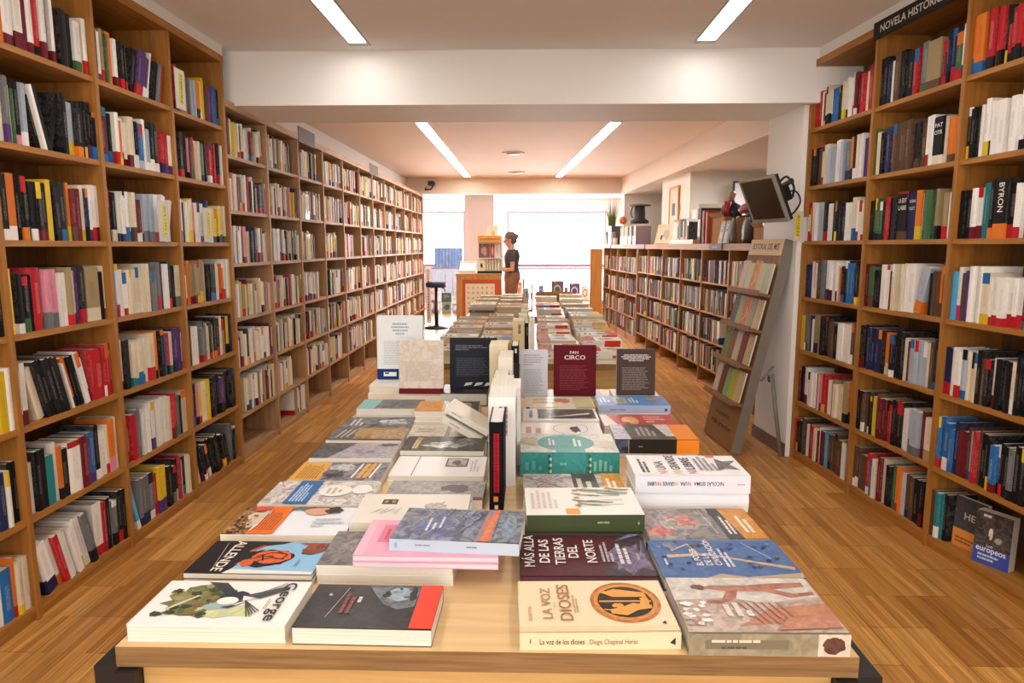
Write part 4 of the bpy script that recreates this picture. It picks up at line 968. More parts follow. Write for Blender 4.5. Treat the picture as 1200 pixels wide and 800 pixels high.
def a_blue(a):
    a.rect(0, 0, 1, 1, '#3f619c', '#55759f'); a.poly([(0, 0), (.3, 0), (.42, .1), (.6, .02), (1, .12), (1, 0)], '#b8a486'); a.stroke([(.1, .55), (.4, .6), (.7, .4), (.98, .22)], [.012, .009, .008, .012], '#b09472', '#d0b894'); a.stroke([(.15, .7), (.3, .88), (.34, .6)], .006, '#c4ae8e'); a.blob(.16, .85, .05, .1, '#8f8fa0', 3, '#5a6a98')
    q = random.Random(5)
    for i in range(24): a.blob(q.uniform(.05, .95), q.uniform(.2, .95), .02, .03, q.choice(['#2a4680', '#26406f', '#7d8db4', '#55503e']), i)
    for u, t, L_ in ((.33, 'EL PODER', .072), (.4, 'DE LA', .05), (.47, 'CIVILIZACIÓN', .115)): a.text(t, u, .28, .012, '#e9e4da', 90, L_)
    a.lines(.5, .25, .57, .85, 2, '#cdd2dc', True); a.stroke([(.86, .45), (.72, .9)], .001, '#e6e2da'); a.lines(.06, .3, .09, .75, 1, '#cdd2dc', True)
book('blue hardback with a tan winding figure and white lettering, second in right row', .246, 1.17, TZ, .258, .16, .025, 1.6, cover='#44608f', art=a_blue, hard=True)
def a_crowd(a):
    a.rect(0, 0, 1, 1, '#7c7472', '#b0a8a6'); a.blob(.36, .6, .13, .22, '#a8594c', 4, '#d8a090'); a.blob(.2, .5, .1, .2, '#cfc6c2', 5, '#8a807c'); a.blob(.12, .25, .1, .16, '#b86058', 6, '#d89a90'); a.poly([(.3, .1), (.6, .4), (.62, .7), (.5, 1), (.6, 1), (.72, 0), (.3, 0)], '#8f8a88', '#6a6664')
    a.poly([(.66, 0), (.84, 0), (.78, 1), (.64, 1)], '#3c3a3c', '#4a4648'); a.poly([(.8, 0), (1, 0), (1, 1), (.74, 1)], '#d29444', '#c08034'); a.lines(.7, .15, .78, .85, 2, '#e2dcd6', True); a.lines(.85, .2, .95, .85, 2, '#f0e2c8', True); a.stroke([(.6, .15), (.56, .95)], .0012, '#d8d2ce')
book('crowd-photo paperback with an orange side band, third in the right row', .253, 1.345, TZ, .246, .165, .02, 1.5, art=a_crowd)
def a_nic(a):
    a.rect(0, 0, 1, 1, '#eeeeef')
    for u, t, L_, c in ((.3, 'UNA', .06, '#d88080'), (.43, 'GRANDE', .1, '#e0c070'), (.56, 'LIBRE', .085, '#d88080')): a.text('NI', u, .05, .022, c, 90, .022); a.text(t, u, .24, .022, '#2f2c2e', 90, L_ * 1.1)
    a.lines(.08, .1, .16, .95, 2, '#5a5658', True); a.lines(.6, .2, .78, .95, 4, '#9a989a', True); a.poly([(.76, .2), (.84, .32), (.95, .25), (.9, .5), (.98, .7), (.86, .66), (.8, .8), (.78, .5)], '#55504e', '#8a8480'); a.rect(.74, .88, .82, .95, '#d06a60')
def s_nic(a):
    a.rect(0, 0, 1, 1, '#dfe1e8')
    x = .72
    a.text('NICOLÁS SESMA', .77, .64, .009, '#2a282f', 180, .07)
    for t, u, c, L_ in (('NI', .485, '#c8505a', .008), ('UNA', .45, '#33313a', .016), ('NI', .375, '#d8b040', .008), ('GRANDE', .34, '#33313a', .028), ('NI', .225, '#c8505a', .008), ('LIBRE', .185, '#33313a', .022)): a.text(t, u, .64, .009, c.replace('#33313a', '#2a282f'), 180, L_ * .98)
    a.rect(.88, .48, .95, .56, '#b4b6c0')
z = pile(lambda i: 'identical white hardback under the one with upside-down spine lettering', 1, .252, 1.548, .266, .15, .047, cover='#e2e4ea', spine='front', hard=True)
book('white hardback with bold black lettering upside down on its spine', .25, 1.545, z, .268, .15, .0425, .4, cover='#e6e8ec', spine='front', hard=True, art=a_nic, spart=s_nic, page='#efece4')
def a_blk(a):
    a.rect(0, 0, 1, 1, '#3a3634', '#4c4846'); a.poly([(0, 0), (.2, 0), (.16, 1), (0, 1)], '#c9c4c8', '#8f8a9a'); a.rect(.74, 0, 1, 1, '#e8861e'); a.poly([(.64, .2), (.74, .2), (.74, 1), (.56, 1)], '#d6d2d2', '#a8a4aa'); a.lines(.3, .2, .55, .85, 4, '#a8a29c', True)
def s_blk(a): a.rect(0, 0, 1, 1, '#1e1b1b'); a.rect(0, 0, .16, 1, '#5a6488', '#2a2c38'); a.rect(.735, 0, 1, 1, '#ec8a1e'); a.lines(.28, .4, .42, .55, 1, '#8a8480'); a.rect(.16, 0, .168, 1, '#b8a878')
z = pile(lambda i: 'plain copy under the black and orange hardback', 1, .255, 1.968, .244, .165, .012, spine='front')
book('thick black hardback with a bright orange end, fifth in the right row', .256, 1.965, z, .246, .168, .0425, -.4, cover='#1e1b1b', spine='front', hard=True, art=a_blk, spart=s_blk)
def a_redb(a): a.rect(0, 0, 1, 1, '#c04a48', '#a83c3c'); a.poly([(0, 0), (.2, 0), (.1, 1), (0, 1)], '#d8ccc8'); a.blob(.4, .5, .12, .3, '#d89a70', 3, '#e8c8a0'); a.lines(.6, .2, .9, .8, 3, '#e2b8ac')
z = pile(lambda i: '%s plain copy under the red-covered book' % ('lower', 'upper')[i], 2, .247, 2.16, .24, .15, .014)
book('red paperback with a pale corner, behind the black and orange hardback', .247, 2.16, z, .24, .15, .0135, 1.6, cover='#b84644', art=a_redb)
def a_bl(a): a.rect(0, 0, 1, 1, '#4f7cb8', '#6a92c4'); a.rect(.24, .2, .42, .8, '#b9b894'); a.rect(.28, .3, .38, .7, '#8f9a84'); a.lines(.46, .25, .6, .85, 3, '#dce6f0', True); a.lines(.04, .3, .2, .85, 3, '#c0d2e6', True); a.blob(.82, .65, .1, .15, '#7a6a50', 3, '#c0a878')
z = pile(lambda i: 'plain pale copy under the blue painted paperback', 1, .255, 2.405, .25, .155, .024)
book('blue paperback with a lavender spine, in front of the brown back cover', .254, 2.403, z, .255, .156, .029, .6, cover='#9fb0d4', spine='front', art=a_bl, spart=lambda a: (a.lines(.15, .3, .75, .5, 1, '#5c6c98'), a.rect(.92, .25, .96, .6, '#3a4470')))

# ------------------------------------------------------------------ books shown standing at the back of the near table
def back_lines(base, ink, title=None, foot=None, mot=None, u0=.14, u1=.86):
    def f(a):
        a.rect(0, 0, 1, 1, base, mot, .35)
        if title: title(a)
        a.lines(u0, .1 if not foot else .22, u1, .6, 14, ink, seed=7, fill=.5)
        if foot: foot(a)
    return f
z = pile(lambda i: '%s white thick paperback of the pile under the tall white back cover' % ('lower', 'upper')[i], 2, -.645, 2.68, .16, .2, .032)
standing('tall white back cover with a navy foot, standing at the left rear', -.634, 2.80, z + .001, .192, .268, .03, 0, -5, cover='#e6e9ea', spine='right',
         art=back_lines('#e3e8ea', '#c6ccd0', lambda a: a.lines(.3, .68, .7, .88, 4, '#a4acb2', centre=True), lambda a: (a.rect(0, 0, 1, .165, '#20386c'), a.rect(.14, .05, .42, .115, '#e9ecee'), a.lines(.17, .06, .4, .11, 1, '#20386c'))))
z = pile(lambda i: 'cream book lying under the beige standing back cover', 1, -.52, 2.6, .2, .2, .04, cover='#d9cdb8')
standing('beige marbled back cover with a dark red foot, standing second from left', -.512, 2.635, z + .001, .176, .212, .02, 0, -5, cover='#dcd2c6',
         art=back_lines('#dbd3ca', '#c2b9b0', None, lambda a: a.rect(0, 0, 1, .1, '#6c1c22'), '#cbb49c'), spine='right')
z = pile(lambda i: 'thick black-covered hardback lying under the dark standing cover', 1, -.345, 2.6, .185, .17, .052, cover='#262528', page='#cfd0d0', hard=True)
standing('near-black back cover with pale text, standing third from left', -.318, 2.70, z + .001, .187, .2, .026, 0, -5, cover='#2a2d33', hard=True,
         art=back_lines('#2b2e35', '#4c5058', lambda a: a.lines(.12, .74, .84, .86, 3, '#6c7078'), lambda a: [a.poly([(u, .03), (u + .16, .06), (u + .2, .11), (u + .05, .1)], '#d0d2d6') for u in (.3, .52, .74)]), spine='right')
standing('pale grey back cover standing right of the black spine', -.034, 2.607, TZ + .032, .108, .19, .012, 0, -4, cover='#c9c8cc', spine='right', art=back_lines('#c9c8cd', '#a3a3aa', lambda a: a.lines(.14, .66, .86, .9, 5, '#a3a3aa')))
def t_pan(a): a.text('PAN', .38, .83, .0105, '#e8dcd6', 0, .034); a.text('CIRCO', .25, .72, .0155, '#e8dcd6', 0, .082)
z = pile(lambda i: '%s brown-edged book lying under the maroon standing cover' % ('lower', 'upper')[i], 2, .06, 2.585, .23, .16, .019, cover='#8a8078')
standing('maroon back cover with a pale two-line title, standing on the right half', .098, 2.62, z + .001, .162, .198, .02, 0, -5, cover='#5c1620', hard=True, spine='right', art=back_lines('#601a24', '#7e3a42', t_pan))
z = pile(lambda i: '%s white book lying under the grey-brown standing cover' % ('lower', 'upper')[i], 2, .33, 2.59, .18, .17, .019)
standing('grey-brown back cover with white text, standing farthest right', .345, 2.635, z + .001, .15, .182, .02, 0, -5, cover='#4c3c38', spine='right', art=back_lines('#4e3f3b', '#857a74', lambda a: a.lines(.1, .72, .9, .88, 4, '#cfc8c2', centre=True)))

# ------------------------------------------------------------------ stacks on the two farther tables
SC = dict(cream='#dccfae', white='#e4dfd7', red='#c8402c', grey='#9a948c', tan='#c09a6c', blue='#7c94c4', black='#242022', orange='#e07a3a', salmon='#e2a488', amber='#e0ac50', slate='#6a6c72', maroon='#7a2028')
ORD = ['first', 'second', 'third', 'fourth', 'fifth', 'sixth', 'seventh', 'eighth']
def stacks(tab, xs, ys, rows_cols, zt, colname, seed):
    q = random.Random(seed)
    for ci, (x, w) in enumerate(xs):
        for ri, y in enumerate(ys):
            n, pal, bandc = rows_cols(ci, ri, q)
            if n == 0: continue
            z = zt; yy = y + q.uniform(-.01, .01); d = .158
            for k in range(n):
                c = q.choice(pal); t = q.choice([.014, .018, .022, .026]); ww = w - q.uniform(0, .015)
                sp = 'front' if q.random() < (.75 if x > 0 else .12) else 'back'
                def art(a, c=c, k=k, last=(k == n - 1), s=q.randint(0, 999), b=bandc):
                    if not last: return
                    qq = random.Random(s); a.rect(0, 0, 1, 1, SC[c], SC[qq.choice(['grey', 'white', 'tan', 'cream'])], .4)
                    if b: u = .0 if qq.random() < .6 else .68; a.rect(u, 0, u + .32, 1, SC[b])
                    a.blob(.6, .5, .2, .3, SC[qq.choice(['slate', 'grey', 'tan'])], s, SC['grey']); a.lines(.1, .2, .35, .8, 2, '#5a5450', True)
                def spa(a, c=c, b=bandc, s=q.randint(0, 999)):
                    qq = random.Random(s); a.lines(.1, .35, .5, .65, 1, '#5a5450' if c not in ('black', 'maroon', 'slate') else '#d8d0c8')
                    if b and qq.random() < .85: a.rect(.56, 0, .96, 1, SC[b])
                pos = 'top' if k == n - 1 else ('bottom' if k == 0 else '%s from bottom' % ORD[k])
                lb = '%s book, %s of the %s pile back, %s column, %s table' % (c, pos, ORD[ri], colname[ci], tab)
                book(lb, x + q.uniform(-.006, .006), yy + q.uniform(-.004, .004), z, ww, d, t, q.uniform(-1.5, 1.5), cover=SC[c], spine=sp, art=art, spart=spa if sp == 'front' else None,
                     page=q.choice(['#d2c4a0', '#dccfb0', '#cdbf9c']), mat='matte', group='piled books on the %s table, %s column' % (tab, colname[ci]))
                z += t + .0005
def mid(ci, ri, q):
    if ci == 0: return (3 if ri < 5 else 4), ['cream', 'cream', 'grey', 'white', 'slate'], q.choice([None, 'salmon', 'salmon'])
    if ci == 1: return (3 if ri % 2 else 4), ['cream', 'cream', 'white', 'tan', 'amber'], [None, 'orange', 'blue', None, None, None, 'tan'][ri % 7]
    if ci == 2: return (4 if ri < 2 else 5 if ri == 5 else 4), ['white', 'white', 'cream', 'black' if ri > 4 else 'white'], 'red'
    return (4 if ri < 3 else 5), ['white', 'white', 'cream', 'amber' if ri > 3 else 'white'], 'red' if ri < 3 else 'amber'
stacks('middle', [(-.545, .235), (-.3, .2), (.06, .225), (.31, .235)], [3.6 + .26 * i for i in range(7)], mid, TZ, ['outer left', 'inner left', 'inner right', 'outer right'], 41)
def farr(ci, ri, q):
    if ci == 0: return 4, ['cream', 'white', 'slate', 'grey'], None
    if ci == 1: return 4, ['white', 'salmon', 'cream', 'white'], None
    if ci == 2: return 3 + (ri > 2), ['white', 'black' if ri < 2 else 'white', 'white', 'blue'], 'red' if ri < 2 else None
    return 3 + (ri > 2), ['white', 'orange' if ri < 1 else 'white', 'cream', 'blue'], None
stacks('far', [(-.53, .23), (-.285, .24), (.07, .23), (.33, .24)], [6.08 + .34 * i for i in range(5)], farr, TZ, ['outer left', 'inner left', 'inner right', 'outer right'], 43)
for i, (y, w_, h_, c_, lb) in enumerate(((3.63, .06, .225, '#e4d7a6', 'thick straw-coloured book standing in the middle of the middle table'), (3.64, .022, .21, '#2a2624', 'thin black book standing beside the straw-coloured one'),
       (3.95, .05, .22, '#e4dccf', 'white book standing behind the straw-coloured one'), (4.3, .05, .21, '#d8c4b4', 'pinkish book standing third along the middle table'), (4.7, .05, .215, '#e2d8c8', 'cream book standing fourth along the middle table'), (6.1, .05, .24, '#e0d4c0', 'cream book standing on the far table'))):
    upright(lb, [-.085, -.022, -.06, -.05, -.05, -.05][i], y, TZ, w_, h_, .16, cover=c_, page='#e6dcb8', spart=(lambda a: a.lines(.1, .3, .7, .7, 1, '#8a8074')))
upright('white book with an orange-red foot standing beside the thin black one', .002, 3.62, TZ, .03, .23, .16, cover='#e6e0d8', spart=lambda a: a.rect(.78, 0, 1, 1, '#d8542c'))
# wooden browser stand between the far piles
t = thing('book_stand', 'small wooden two-sided book stand between the far piles', 'stand', (-.01, 6.5, TZ))
boxobj('side_board', -.05, -.035, 0, .3, 0, .3, 'orange', t); boxobj('side_board', .03, .045, 0, .3, 0, .26, 'orange_wood', t); boxobj('base_board', -.034, .029, 0, .3, 0, .015, 'orange_wood', t)
t = thing('card_box', 'long tan card box at the far end of the right-hand piles', 'box', (.28, 7.6, TZ))
boxobj('front_panel', -.2, .2, 0, .008, 0, .11, 'card', t); boxobj('rear_panel', -.2, .2, .13, .138, 0, .11, 'card', t); boxobj('side_panel', -.2, -.192, .0085, .1295, 0, .11, 'card', t); boxobj('side_panel', .192, .2, .0085, .1295, 0, .11, 'card', t)
# ================================================================== leaning rack, monitor, signs
RW = .515
t = thing('display_rack', 'wooden display rack leaning on the white pillar with booklets on four ledges', 'rack')
lean = math.atan(.30 / 1.42)
t.matrix_world = RF @ Matrix.Translation((-.372, 4.50, 0)) @ Matrix.Rotation(lean, 4, 'Y')   # local x = into the board, y = along it, z = up
RK = t.matrix_world.copy()
boxobj('back_board', .0, .016, .0, RW, .012, 1.455, 'rack', t)
boxobj('side_rail', -.004, .062, -.014, -.0005, .012, 1.455, 'rackside', t); boxobj('side_rail', -.004, .062, RW + .0005, RW + .014, .012, 1.455, 'rackside', t)
LEDG = [.345, .60, .845, 1.085]
for z in LEDG:
    lg = boxobj('ledge', -.085, -.0005, .0, RW, z - .018, z, 'rack', t); sub(boxobj('ledge_lip', -.09, -.0855, 0, RW, z - .022, z + .014, 'rack', t), lg)
hd = MB(); hd.box(-.007, -.0006, .0, RW, 1.345, 1.453, lin('#d9b98c'))
A = Art(hd, (-.007, RW, 1.345), (0, -RW, 0), (0, 0, .108), (-1, 0, 0)); A.text('EDITORIAL DEL MES', .09, .36, .04, '#2e2218', 0, .42)
o = hd.build('header_board', 'print', t); o['label'] = 'pale header board lettered with dark capitals'
ft = MB(); ft.box(-.0025, -.0006, .01, RW - .01, .02, .315, lin('#8e6436'))
A = Art(ft, (-.0025, RW - .01, .02), (0, -(RW - .02), 0), (0, 0, .295), (-1, 0, 0)); A.text('Los pequeños', .2, .62, .026, '#3a2416', 0, .25); A.text('más', .12, .36, .034, '#20140c', 0, .12); A.text('grandes', .4, .36, .03, '#3a2416', 0, .22)
ft.build('foot_board', 'print', t)
# strut behind
s = MB(); s.tube([rfw(-.13, 4.475, .55), rfw(-.075, 4.40, .014)], .013, 6); s.tube([rfw(-.20, 4.475, .5), rfw(-.12, 4.475, .6)], .009, 6)
o = s.build('strut', 'rackside'); o.parent = t; o.matrix_parent_inverse = RK.inverted()
BK = [[('#e9e7e2', '#b9c2c0'), ('#dfe3d6', '#c9d4c4'), ('#e08a2c', '#f2d6a8'), ('#d5d8c0', '#e2e0cc'), ('#b4cbb8', '#dfe6d8')],
      [('#54585a', '#8c9294'), ('#b9c49c', '#9fae86'), ('#e0641e', '#f2d6c0'), ('#c4bcb4', '#a39a92'), ('#dccdb0', '#cbb994')],
      [('#6f8a3a', '#a3b46a'), ('#a06a3c', '#8a5830'), ('#ddd8d0', '#c2bab0'), ('#a04c30', '#3a2a26'), ('#d9c7a8', '#c4b08c')],
      [('#e4e0dc', '#c4b8b4'), ('#8a5c3c', '#6c4630'), ('#8db870', '#b2d094'), ('#c2c040', '#d8d66c'), ('#e2d2b2', '#cfbd98')]]
RN = ['bottom ledge', 'third ledge down', 'second ledge down', 'top ledge']
CNM = [['white', 'pale sage', 'bright orange', 'pale olive', 'mint green'], ['dark grey', 'soft green', 'vivid orange', 'stone grey', 'cream'], ['olive green', 'brown', 'off-white', 'rust and black', 'sand'], ['white and rose', 'chestnut', 'light green', 'yellow-green', 'cream']]
for r in range(4):
    z = LEDG[3 - r]
    for j in range(5):
        c1, c2 = BK[r][j]; c1, c2 = ['#%02x%02x%02x' % tuple(int(int(k[i:i + 2], 16) * f) for i, f in ((1, .92), (3, .88), (5, .8))) for k in (c1, c2)]; q = random.Random(r * 10 + j)
        w_, h_ = .093, .205 + q.uniform(-.01, .012); y0 = RW - .012 - (j + 1) * .0985
        def art(a, c1=c1, c2=c2, q=q):
            a.rect(0, 0, 1, 1, c1, c2, .25); a.rect(.9, 0, 1, 1, c2); a.lines(.2, .86, .8, .93, 1, c2)
            if j == 2 and r < 2 or c1 == '': a.stroke([(.2, .2), (.7, .4), (.5, .65)], .006, '#f3dcc4')
        o = book('%s booklet, %s from the left on the %s of the rack' % (CNM[r][j], ['first', 'second', 'third', 'fourth', 'fifth'][j], RN[3 - r]), 0, 0, 0, w_, h_, .012, cover=c1, spine='left', art=art, group='booklets on the leaning rack', name='booklet', cat='booklet', mat='matte')
        o.matrix_world = RK @ Matrix.Translation((-.027, y0 + w_, z + .002)) @ Matrix.Rotation(R(-90), 4, 'Z') @ Matrix.Rotation(R(90 - 1.5), 4, 'X') @ Matrix.Translation((0, 0, -.006))

# monitor on its bracket
t = thing('monitor', 'dark monitor on a wall bracket, tilted down from the white pillar', 'monitor')
t.matrix_world = Matrix.Translation((1.475, 4.41, 1.665)) @ Matrix.Rotation(R(-75), 4, 'Z') @ Matrix.Rotation(R(25), 4, 'X')
w_, h_ = .182, .147
mb = MB()
for a, b, c, d in ((-w_, w_, h_ - .012, h_), (-w_, w_, -h_, -h_ + .022), (-w_, -w_ + .012, -h_ + .022, h_ - .012), (w_ - .012, w_, -h_ + .022, h_ - .012)): mb.box(a, b, -.014, .008, c, d)
mb.build('bezel', 'silver', t)
mb = MB(); mb.box(-w_ + .012, w_ - .012, -.009, 0, -h_ + .022, h_ - .012); mb.build('screen', 'screen', t)
mb = MB(); mb.loft([[(-w_ * s, y, -h_ * s), (w_ * s, y, -h_ * s), (w_ * s, y, h_ * s), (-w_ * s, y, h_ * s)] for s, y in ((1, .0085), (.99, .03), (.7, .055))], smooth=False); mb.build('casing', 'dark', t)
mb = MB(); mb.box(-.05, .05, .055, .075, -.05, .05); mb.tube([(0, .075, 0), (.02, .13, .03), (.09, .17, .05)], .016); arm = mb.build('bracket_arm', 'dark', t)
mb = MB(); mb.cable([(w_ - .06, .05, .08), (w_ - .02, .09, .1), (w_ + .0, .1, .03), (w_ - .03, .09, -.03)], .007); mb.cable([(w_ - .09, .055, .0), (w_ - .02, .11, .0), (w_ + .0, .11, -.07), (w_ - .06, .08, -.13), (.02, .06, -h_ - .02), (-.05, .03, -h_ + .01)], .0055); mb.box(w_ - .09, w_ - .03, .05, .09, -.04, .06); sub(mb.build('cable', 'black', t), arm)

def plate(name, label, cat, T, w, h, mat_col, words, ink, th=.006):
    mb = MB(); mb.box(0, w, 0, th, 0, h, lin(mat_col)); A = Art(mb, (0, 0, 0), (w, 0, 0), (0, 0, h), (0, -1, 0))
    for t_, u, v, hh, rot, fit in words: A.text(t_, u, v, hh, ink, rot, fit)
    o = mb.build(name, 'print'); o.matrix_world = T; return tag(o, label, cat)
faceR = Matrix.Rotation(R(-90), 4, 'Z')    # a plate that faces the room from the right wall
faceL = Matrix.Rotation(R(90), 4, 'Z')
plate('sign_plate', 'black sign plate with white capitals on top of the right bookcase', 'sign', RF @ Matrix.Translation((-.014, 3.76, 2.425)) @ faceR, .62, .085, '#242120', [('NOVELA HISTÓRICA', .09, .3, .036, 0, .5)], '#d8d2c8')
plate('sign_plate', 'nearer grey sign plate along the top of the long left bookcase', 'sign', Matrix.Translation((-1.826, 5.53, 2.2)) @ faceL, .42, .12, '#6f6660', [], '#c0b8b0')
plate('sign_plate', 'farther grey sign plate along the top of the long left bookcase', 'sign', Matrix.Translation((-1.826, 7.98, 2.2)) @ faceL, .42, .12, '#6f6660', [], '#c0b8b0')
plate('sign_plate', 'dark sign plate with pale capitals on the low bookcase edge near the rack', 'sign', lowf @ Matrix.Translation((-.014, 6.72, 1.345)) @ faceR, .34, .052, '#57494a', [('ARTES', .28, .25, .02, 0, .13)], '#b9aeb0')
plate('sign_plate', 'blank dark plate on the low bookcase edge below the magazine files', 'sign', lowf @ Matrix.Translation((-.014, 9.7, 1.345)) @ faceR, .5, .052, '#7d6c74', [], '#b9aeb0')
plate('sign_plate', 'blank dark plate at the far end of the low bookcase edge', 'sign', lowf @ Matrix.Translation((-.014, 11.95, 1.345)) @ faceR, .5, .052, '#6a5c66', [], '#b9aeb0')
def acrylic(label, T, w, h, word, wl, u=.55):
    t = thing('shelf_divider', label, 'divider'); t.matrix_world = T
    mb = MB(); mb.box(0, w, 0, .003, 0, h); sheet = mb.build('acrylic_sheet', 'acrylic', t)
    mb = MB(); mb.box(w * u - .015, w * u + .015, -.0012, -.0002, h * .14, h * .9, lin('#e2cf22')); A = Art(mb, (w * u - .015, -.0012, h * .14), (.03, 0, 0), (0, 0, h * .76), (0, -1, 0))
    n = len(word)
    for i, ch in enumerate(word): A.text(ch, .82, .06 + .9 * i / n, .0135, '#2c2a18', 90, None)
    sub(mb.build('label_strip', 'print', t), sheet)
acrylic('clear divider with a yellow ITALIANA strip, middle bay of the left bookcase', Matrix.Translation((-1.806, 3.335, 1.401)) @ faceL, .1, .2, 'ITALIANA', .15)
acrylic('clear divider with a yellow FRANCESA strip, far bay of the left bookcase', Matrix.Translation((-1.806, 3.80, 1.401)) @ faceL, .1, .19, 'FRANCESA', .15)
acrylic('clear divider with a yellow PORTUGUESA strip, top of the left bookcase', Matrix.Translation((-1.806, 3.585, 2.081)) @ faceL, .1, .2, 'PORTUGUESA', .15)
acrylic('clear divider with a yellow ERÓTICA strip, jutting from the right bookcase', RF @ Matrix.Translation((-.06, 4.425, 1.411)) , .085, .185, 'ERÓTICA', .15, .3)
for y, z, lb in ((5.60, 1.9355, 'pale divider with a blank yellow strip, top shelf of the long bookcase'), (5.62, 1.6005, 'pale divider with a blank yellow strip, second shelf of the long bookcase'), (5.60, 1.2705, 'pale divider with a blank yellow strip, third shelf of the long bookcase')):
    acrylic(lb, Matrix.Translation((-1.822, y, z)) @ faceL, .09, .2, '', .15, .6)
acrylic('pale divider with a blank yellow strip, top row of the low bookcase', lowf @ Matrix.Translation((.001, 7.25, 1.0305)) @ faceR, .07, .2, '', .15, .5)
# face-out and lettered books on the right bookcase
def shelf_cover(label, T, w, h, t, art, cover, spart=None, sp='left'):
    o = book(label, 0, 0, 0, w, h, t, cover=cover, spine=sp, art=art, spart=spart); o.matrix_world = T @ Matrix.Rotation(R(88), 4, 'X') @ Matrix.Translation((0, 0, -t)); return o
def a_hen(a): a.rect(0, 0, 1, 1, '#3c3c42', '#4a4a50'); a.rect(0, 0, 1, .36, '#dc9048'); a.text('HEN', .3, .58, .03, '#c9c4c0', 0, .09); a.lines(.1, .06, .9, .2, 2, '#8a5420')
def a_eur(a): a.rect(0, 0, 1, 1, '#35302e', '#5c544e'); a.rect(0, 0, 1, .34, '#3a52a0'); a.lines(.2, .86, .8, .95, 1, '#c9c0b4'); a.blob(.45, .62, .06, .1, '#d8d0c4', 3); a.rect(.42, .5, .48, .62, '#c0b8ac'); a.blob(.65, .52, .1, .06, '#a8a096', 5); a.text('Los', .36, .35, .012, '#e2ded6'); a.text('europeos', .08, .25, .024, '#ece8e0', 0, .115); a.lines(.15, .06, .85, .2, 2, '#c0c8e4')
shelf_cover('grey book with an orange band facing out, bottom shelf of the right bookcase', RF @ Matrix.Translation((.05, 2.965, .0605)) @ Matrix.Rotation(R(-78), 4, 'Z'), .15, .225, .022, a_hen, '#3c3c42')
shelf_cover('thick book with a blue lettered foot facing out, bottom shelf, right bookcase', RF @ Matrix.Translation((.02, 2.80, .0605)) @ Matrix.Rotation(R(-66), 4, 'Z'), .14, .225, .05, a_eur, '#3a3432')
mb = MB(); mb.T = RF @ Matrix.Translation((-.031, 4.72, .47)) @ Matrix.Rotation(R(-90), 4, 'Y'); mb.lathe([(.028, 0), (.026, .006), (.012, .007), (.0, .003)], n=18)
o = mb.build('wall_socket', 'black'); tag(o, 'small round black socket on the white pillar beside the leaning rack', 'socket')
# ================================================================== things on top of the low bookcase
LT = 1.4006
def lowthing(name, label, cat, y, lx=.15, rz=0, group=None):
    t = thing(name, label, cat, group=group); t.matrix_world = lowf @ Matrix.Translation((lx, y, LT)) @ Matrix.Rotation(R(rz), 4, 'Z'); return t
# potted grass
t = lowthing('potted_grass', 'tall green grass plant in a dark pot at the far end of the low bookcase', 'plant', 11.9, .1)
mb = MB(); mb.lathe([(.07, 0), (.085, .02), (.1, .2), (.1, .22), (.085, .22), (.08, .19)], n=18); mb.build('pot', 'terracotta', t)
q = random.Random(2); mb = MB()
for i in range(130):
    a = q.uniform(0, 6.28); r0 = q.uniform(0, .06); sp = q.uniform(.03, .15); hh = q.uniform(.32, .62); x, y = r0 * math.cos(a), r0 * math.sin(a); dx, dy = math.cos(a), math.sin(a); pr = None
    for k in range(6):
        f = k / 5; c = Vector((x + dx * sp * f * f, y + dy * sp * f * f, .19 + hh * f)); wv = Vector((-dy, dx, 0)) * (.006 * (1 - f) + .0006)
        if pr: mb.face([pr[0], pr[1], c + wv, c - wv])
        pr = (c - wv, c + wv)
mb.build('grass_blades', 'green', t)
# speckled boxes
for i, (z, lb) in enumerate(((0, 'lower speckled dark storage box beside the potted grass'), (.151, 'upper speckled dark storage box beside the potted grass'))):
    t = lowthing('storage_box', lb, 'box', 11.6, .17); t.matrix_world = t.matrix_world @ Matrix.Translation((0, 0, z))
    bb = boxobj('box_body', -.165, .145, -.13, .13, 0, .115, 'pattern', t); boxobj('box_lid', -.168, .148, -.133, .133, .1155, .15, 'pattern', t)
    sub(boxobj('label_holder', -.1695, -.1655, -.05, .05, .04, .08, 'silver', t), bb)
# small bottles by the plant
for y, h, r, m, lb in ((11.37, .2, .035, 'purple', 'tall mauve canister at the far end of the low bookcase'), (11.27, .12, .035, 'cream', 'short cream jar beside the mauve canister on the low bookcase')):
    t = lowthing('canister', lb, 'canister', y, .03)
    mb = MB(); mb.lathe([(r * .95, 0), (r, .01), (r, h * .8), (r * .9, h * .84)]); mb.build('canister_body', m, t)
    mb = MB(); mb.lathe([(r * .92, h * .845), (r * .92, h), (r * .3, h * 1.02)]); mb.build('canister_lid', 'grey', t)
# magazine files full of papers
MF = ['white', 'cream', 'signgrey', 'purple']
for i in range(4):
    y = 10.75 - i * .27
    t = lowthing('magazine_file', ['pale magazine file, farthest of the four on the low bookcase', 'cream magazine file, second farthest on the low bookcase', 'grey magazine file, third of the four on the low bookcase', 'mauve magazine file, nearest of the four on the low bookcase'][i], 'magazine file', y, .1, group='magazine files on the low bookcase')
    m = MF[i]
    for a, b, c, d, e, f in ((-.08, .14, -.10, -.096, 0, .26), (-.08, .14, .096, .10, 0, .26), (.136, .14, -.0955, .0955, 0, .26), (-.08, -.076, -.0955, .0955, 0, .12), (-.0755, .1355, -.0955, .0955, 0, .004)):
        boxobj('file_side', a, b, c, d, e, f, m, t)
    mb = MB()
    for k in range(6): mb.box(-.07, .12, -.085 + k * .028, -.068 + k * .028, .005, .25 + .012 * (k % 3), lin('#e2dcd4'))
    o = mb.build('paper_stack', 'print', t)
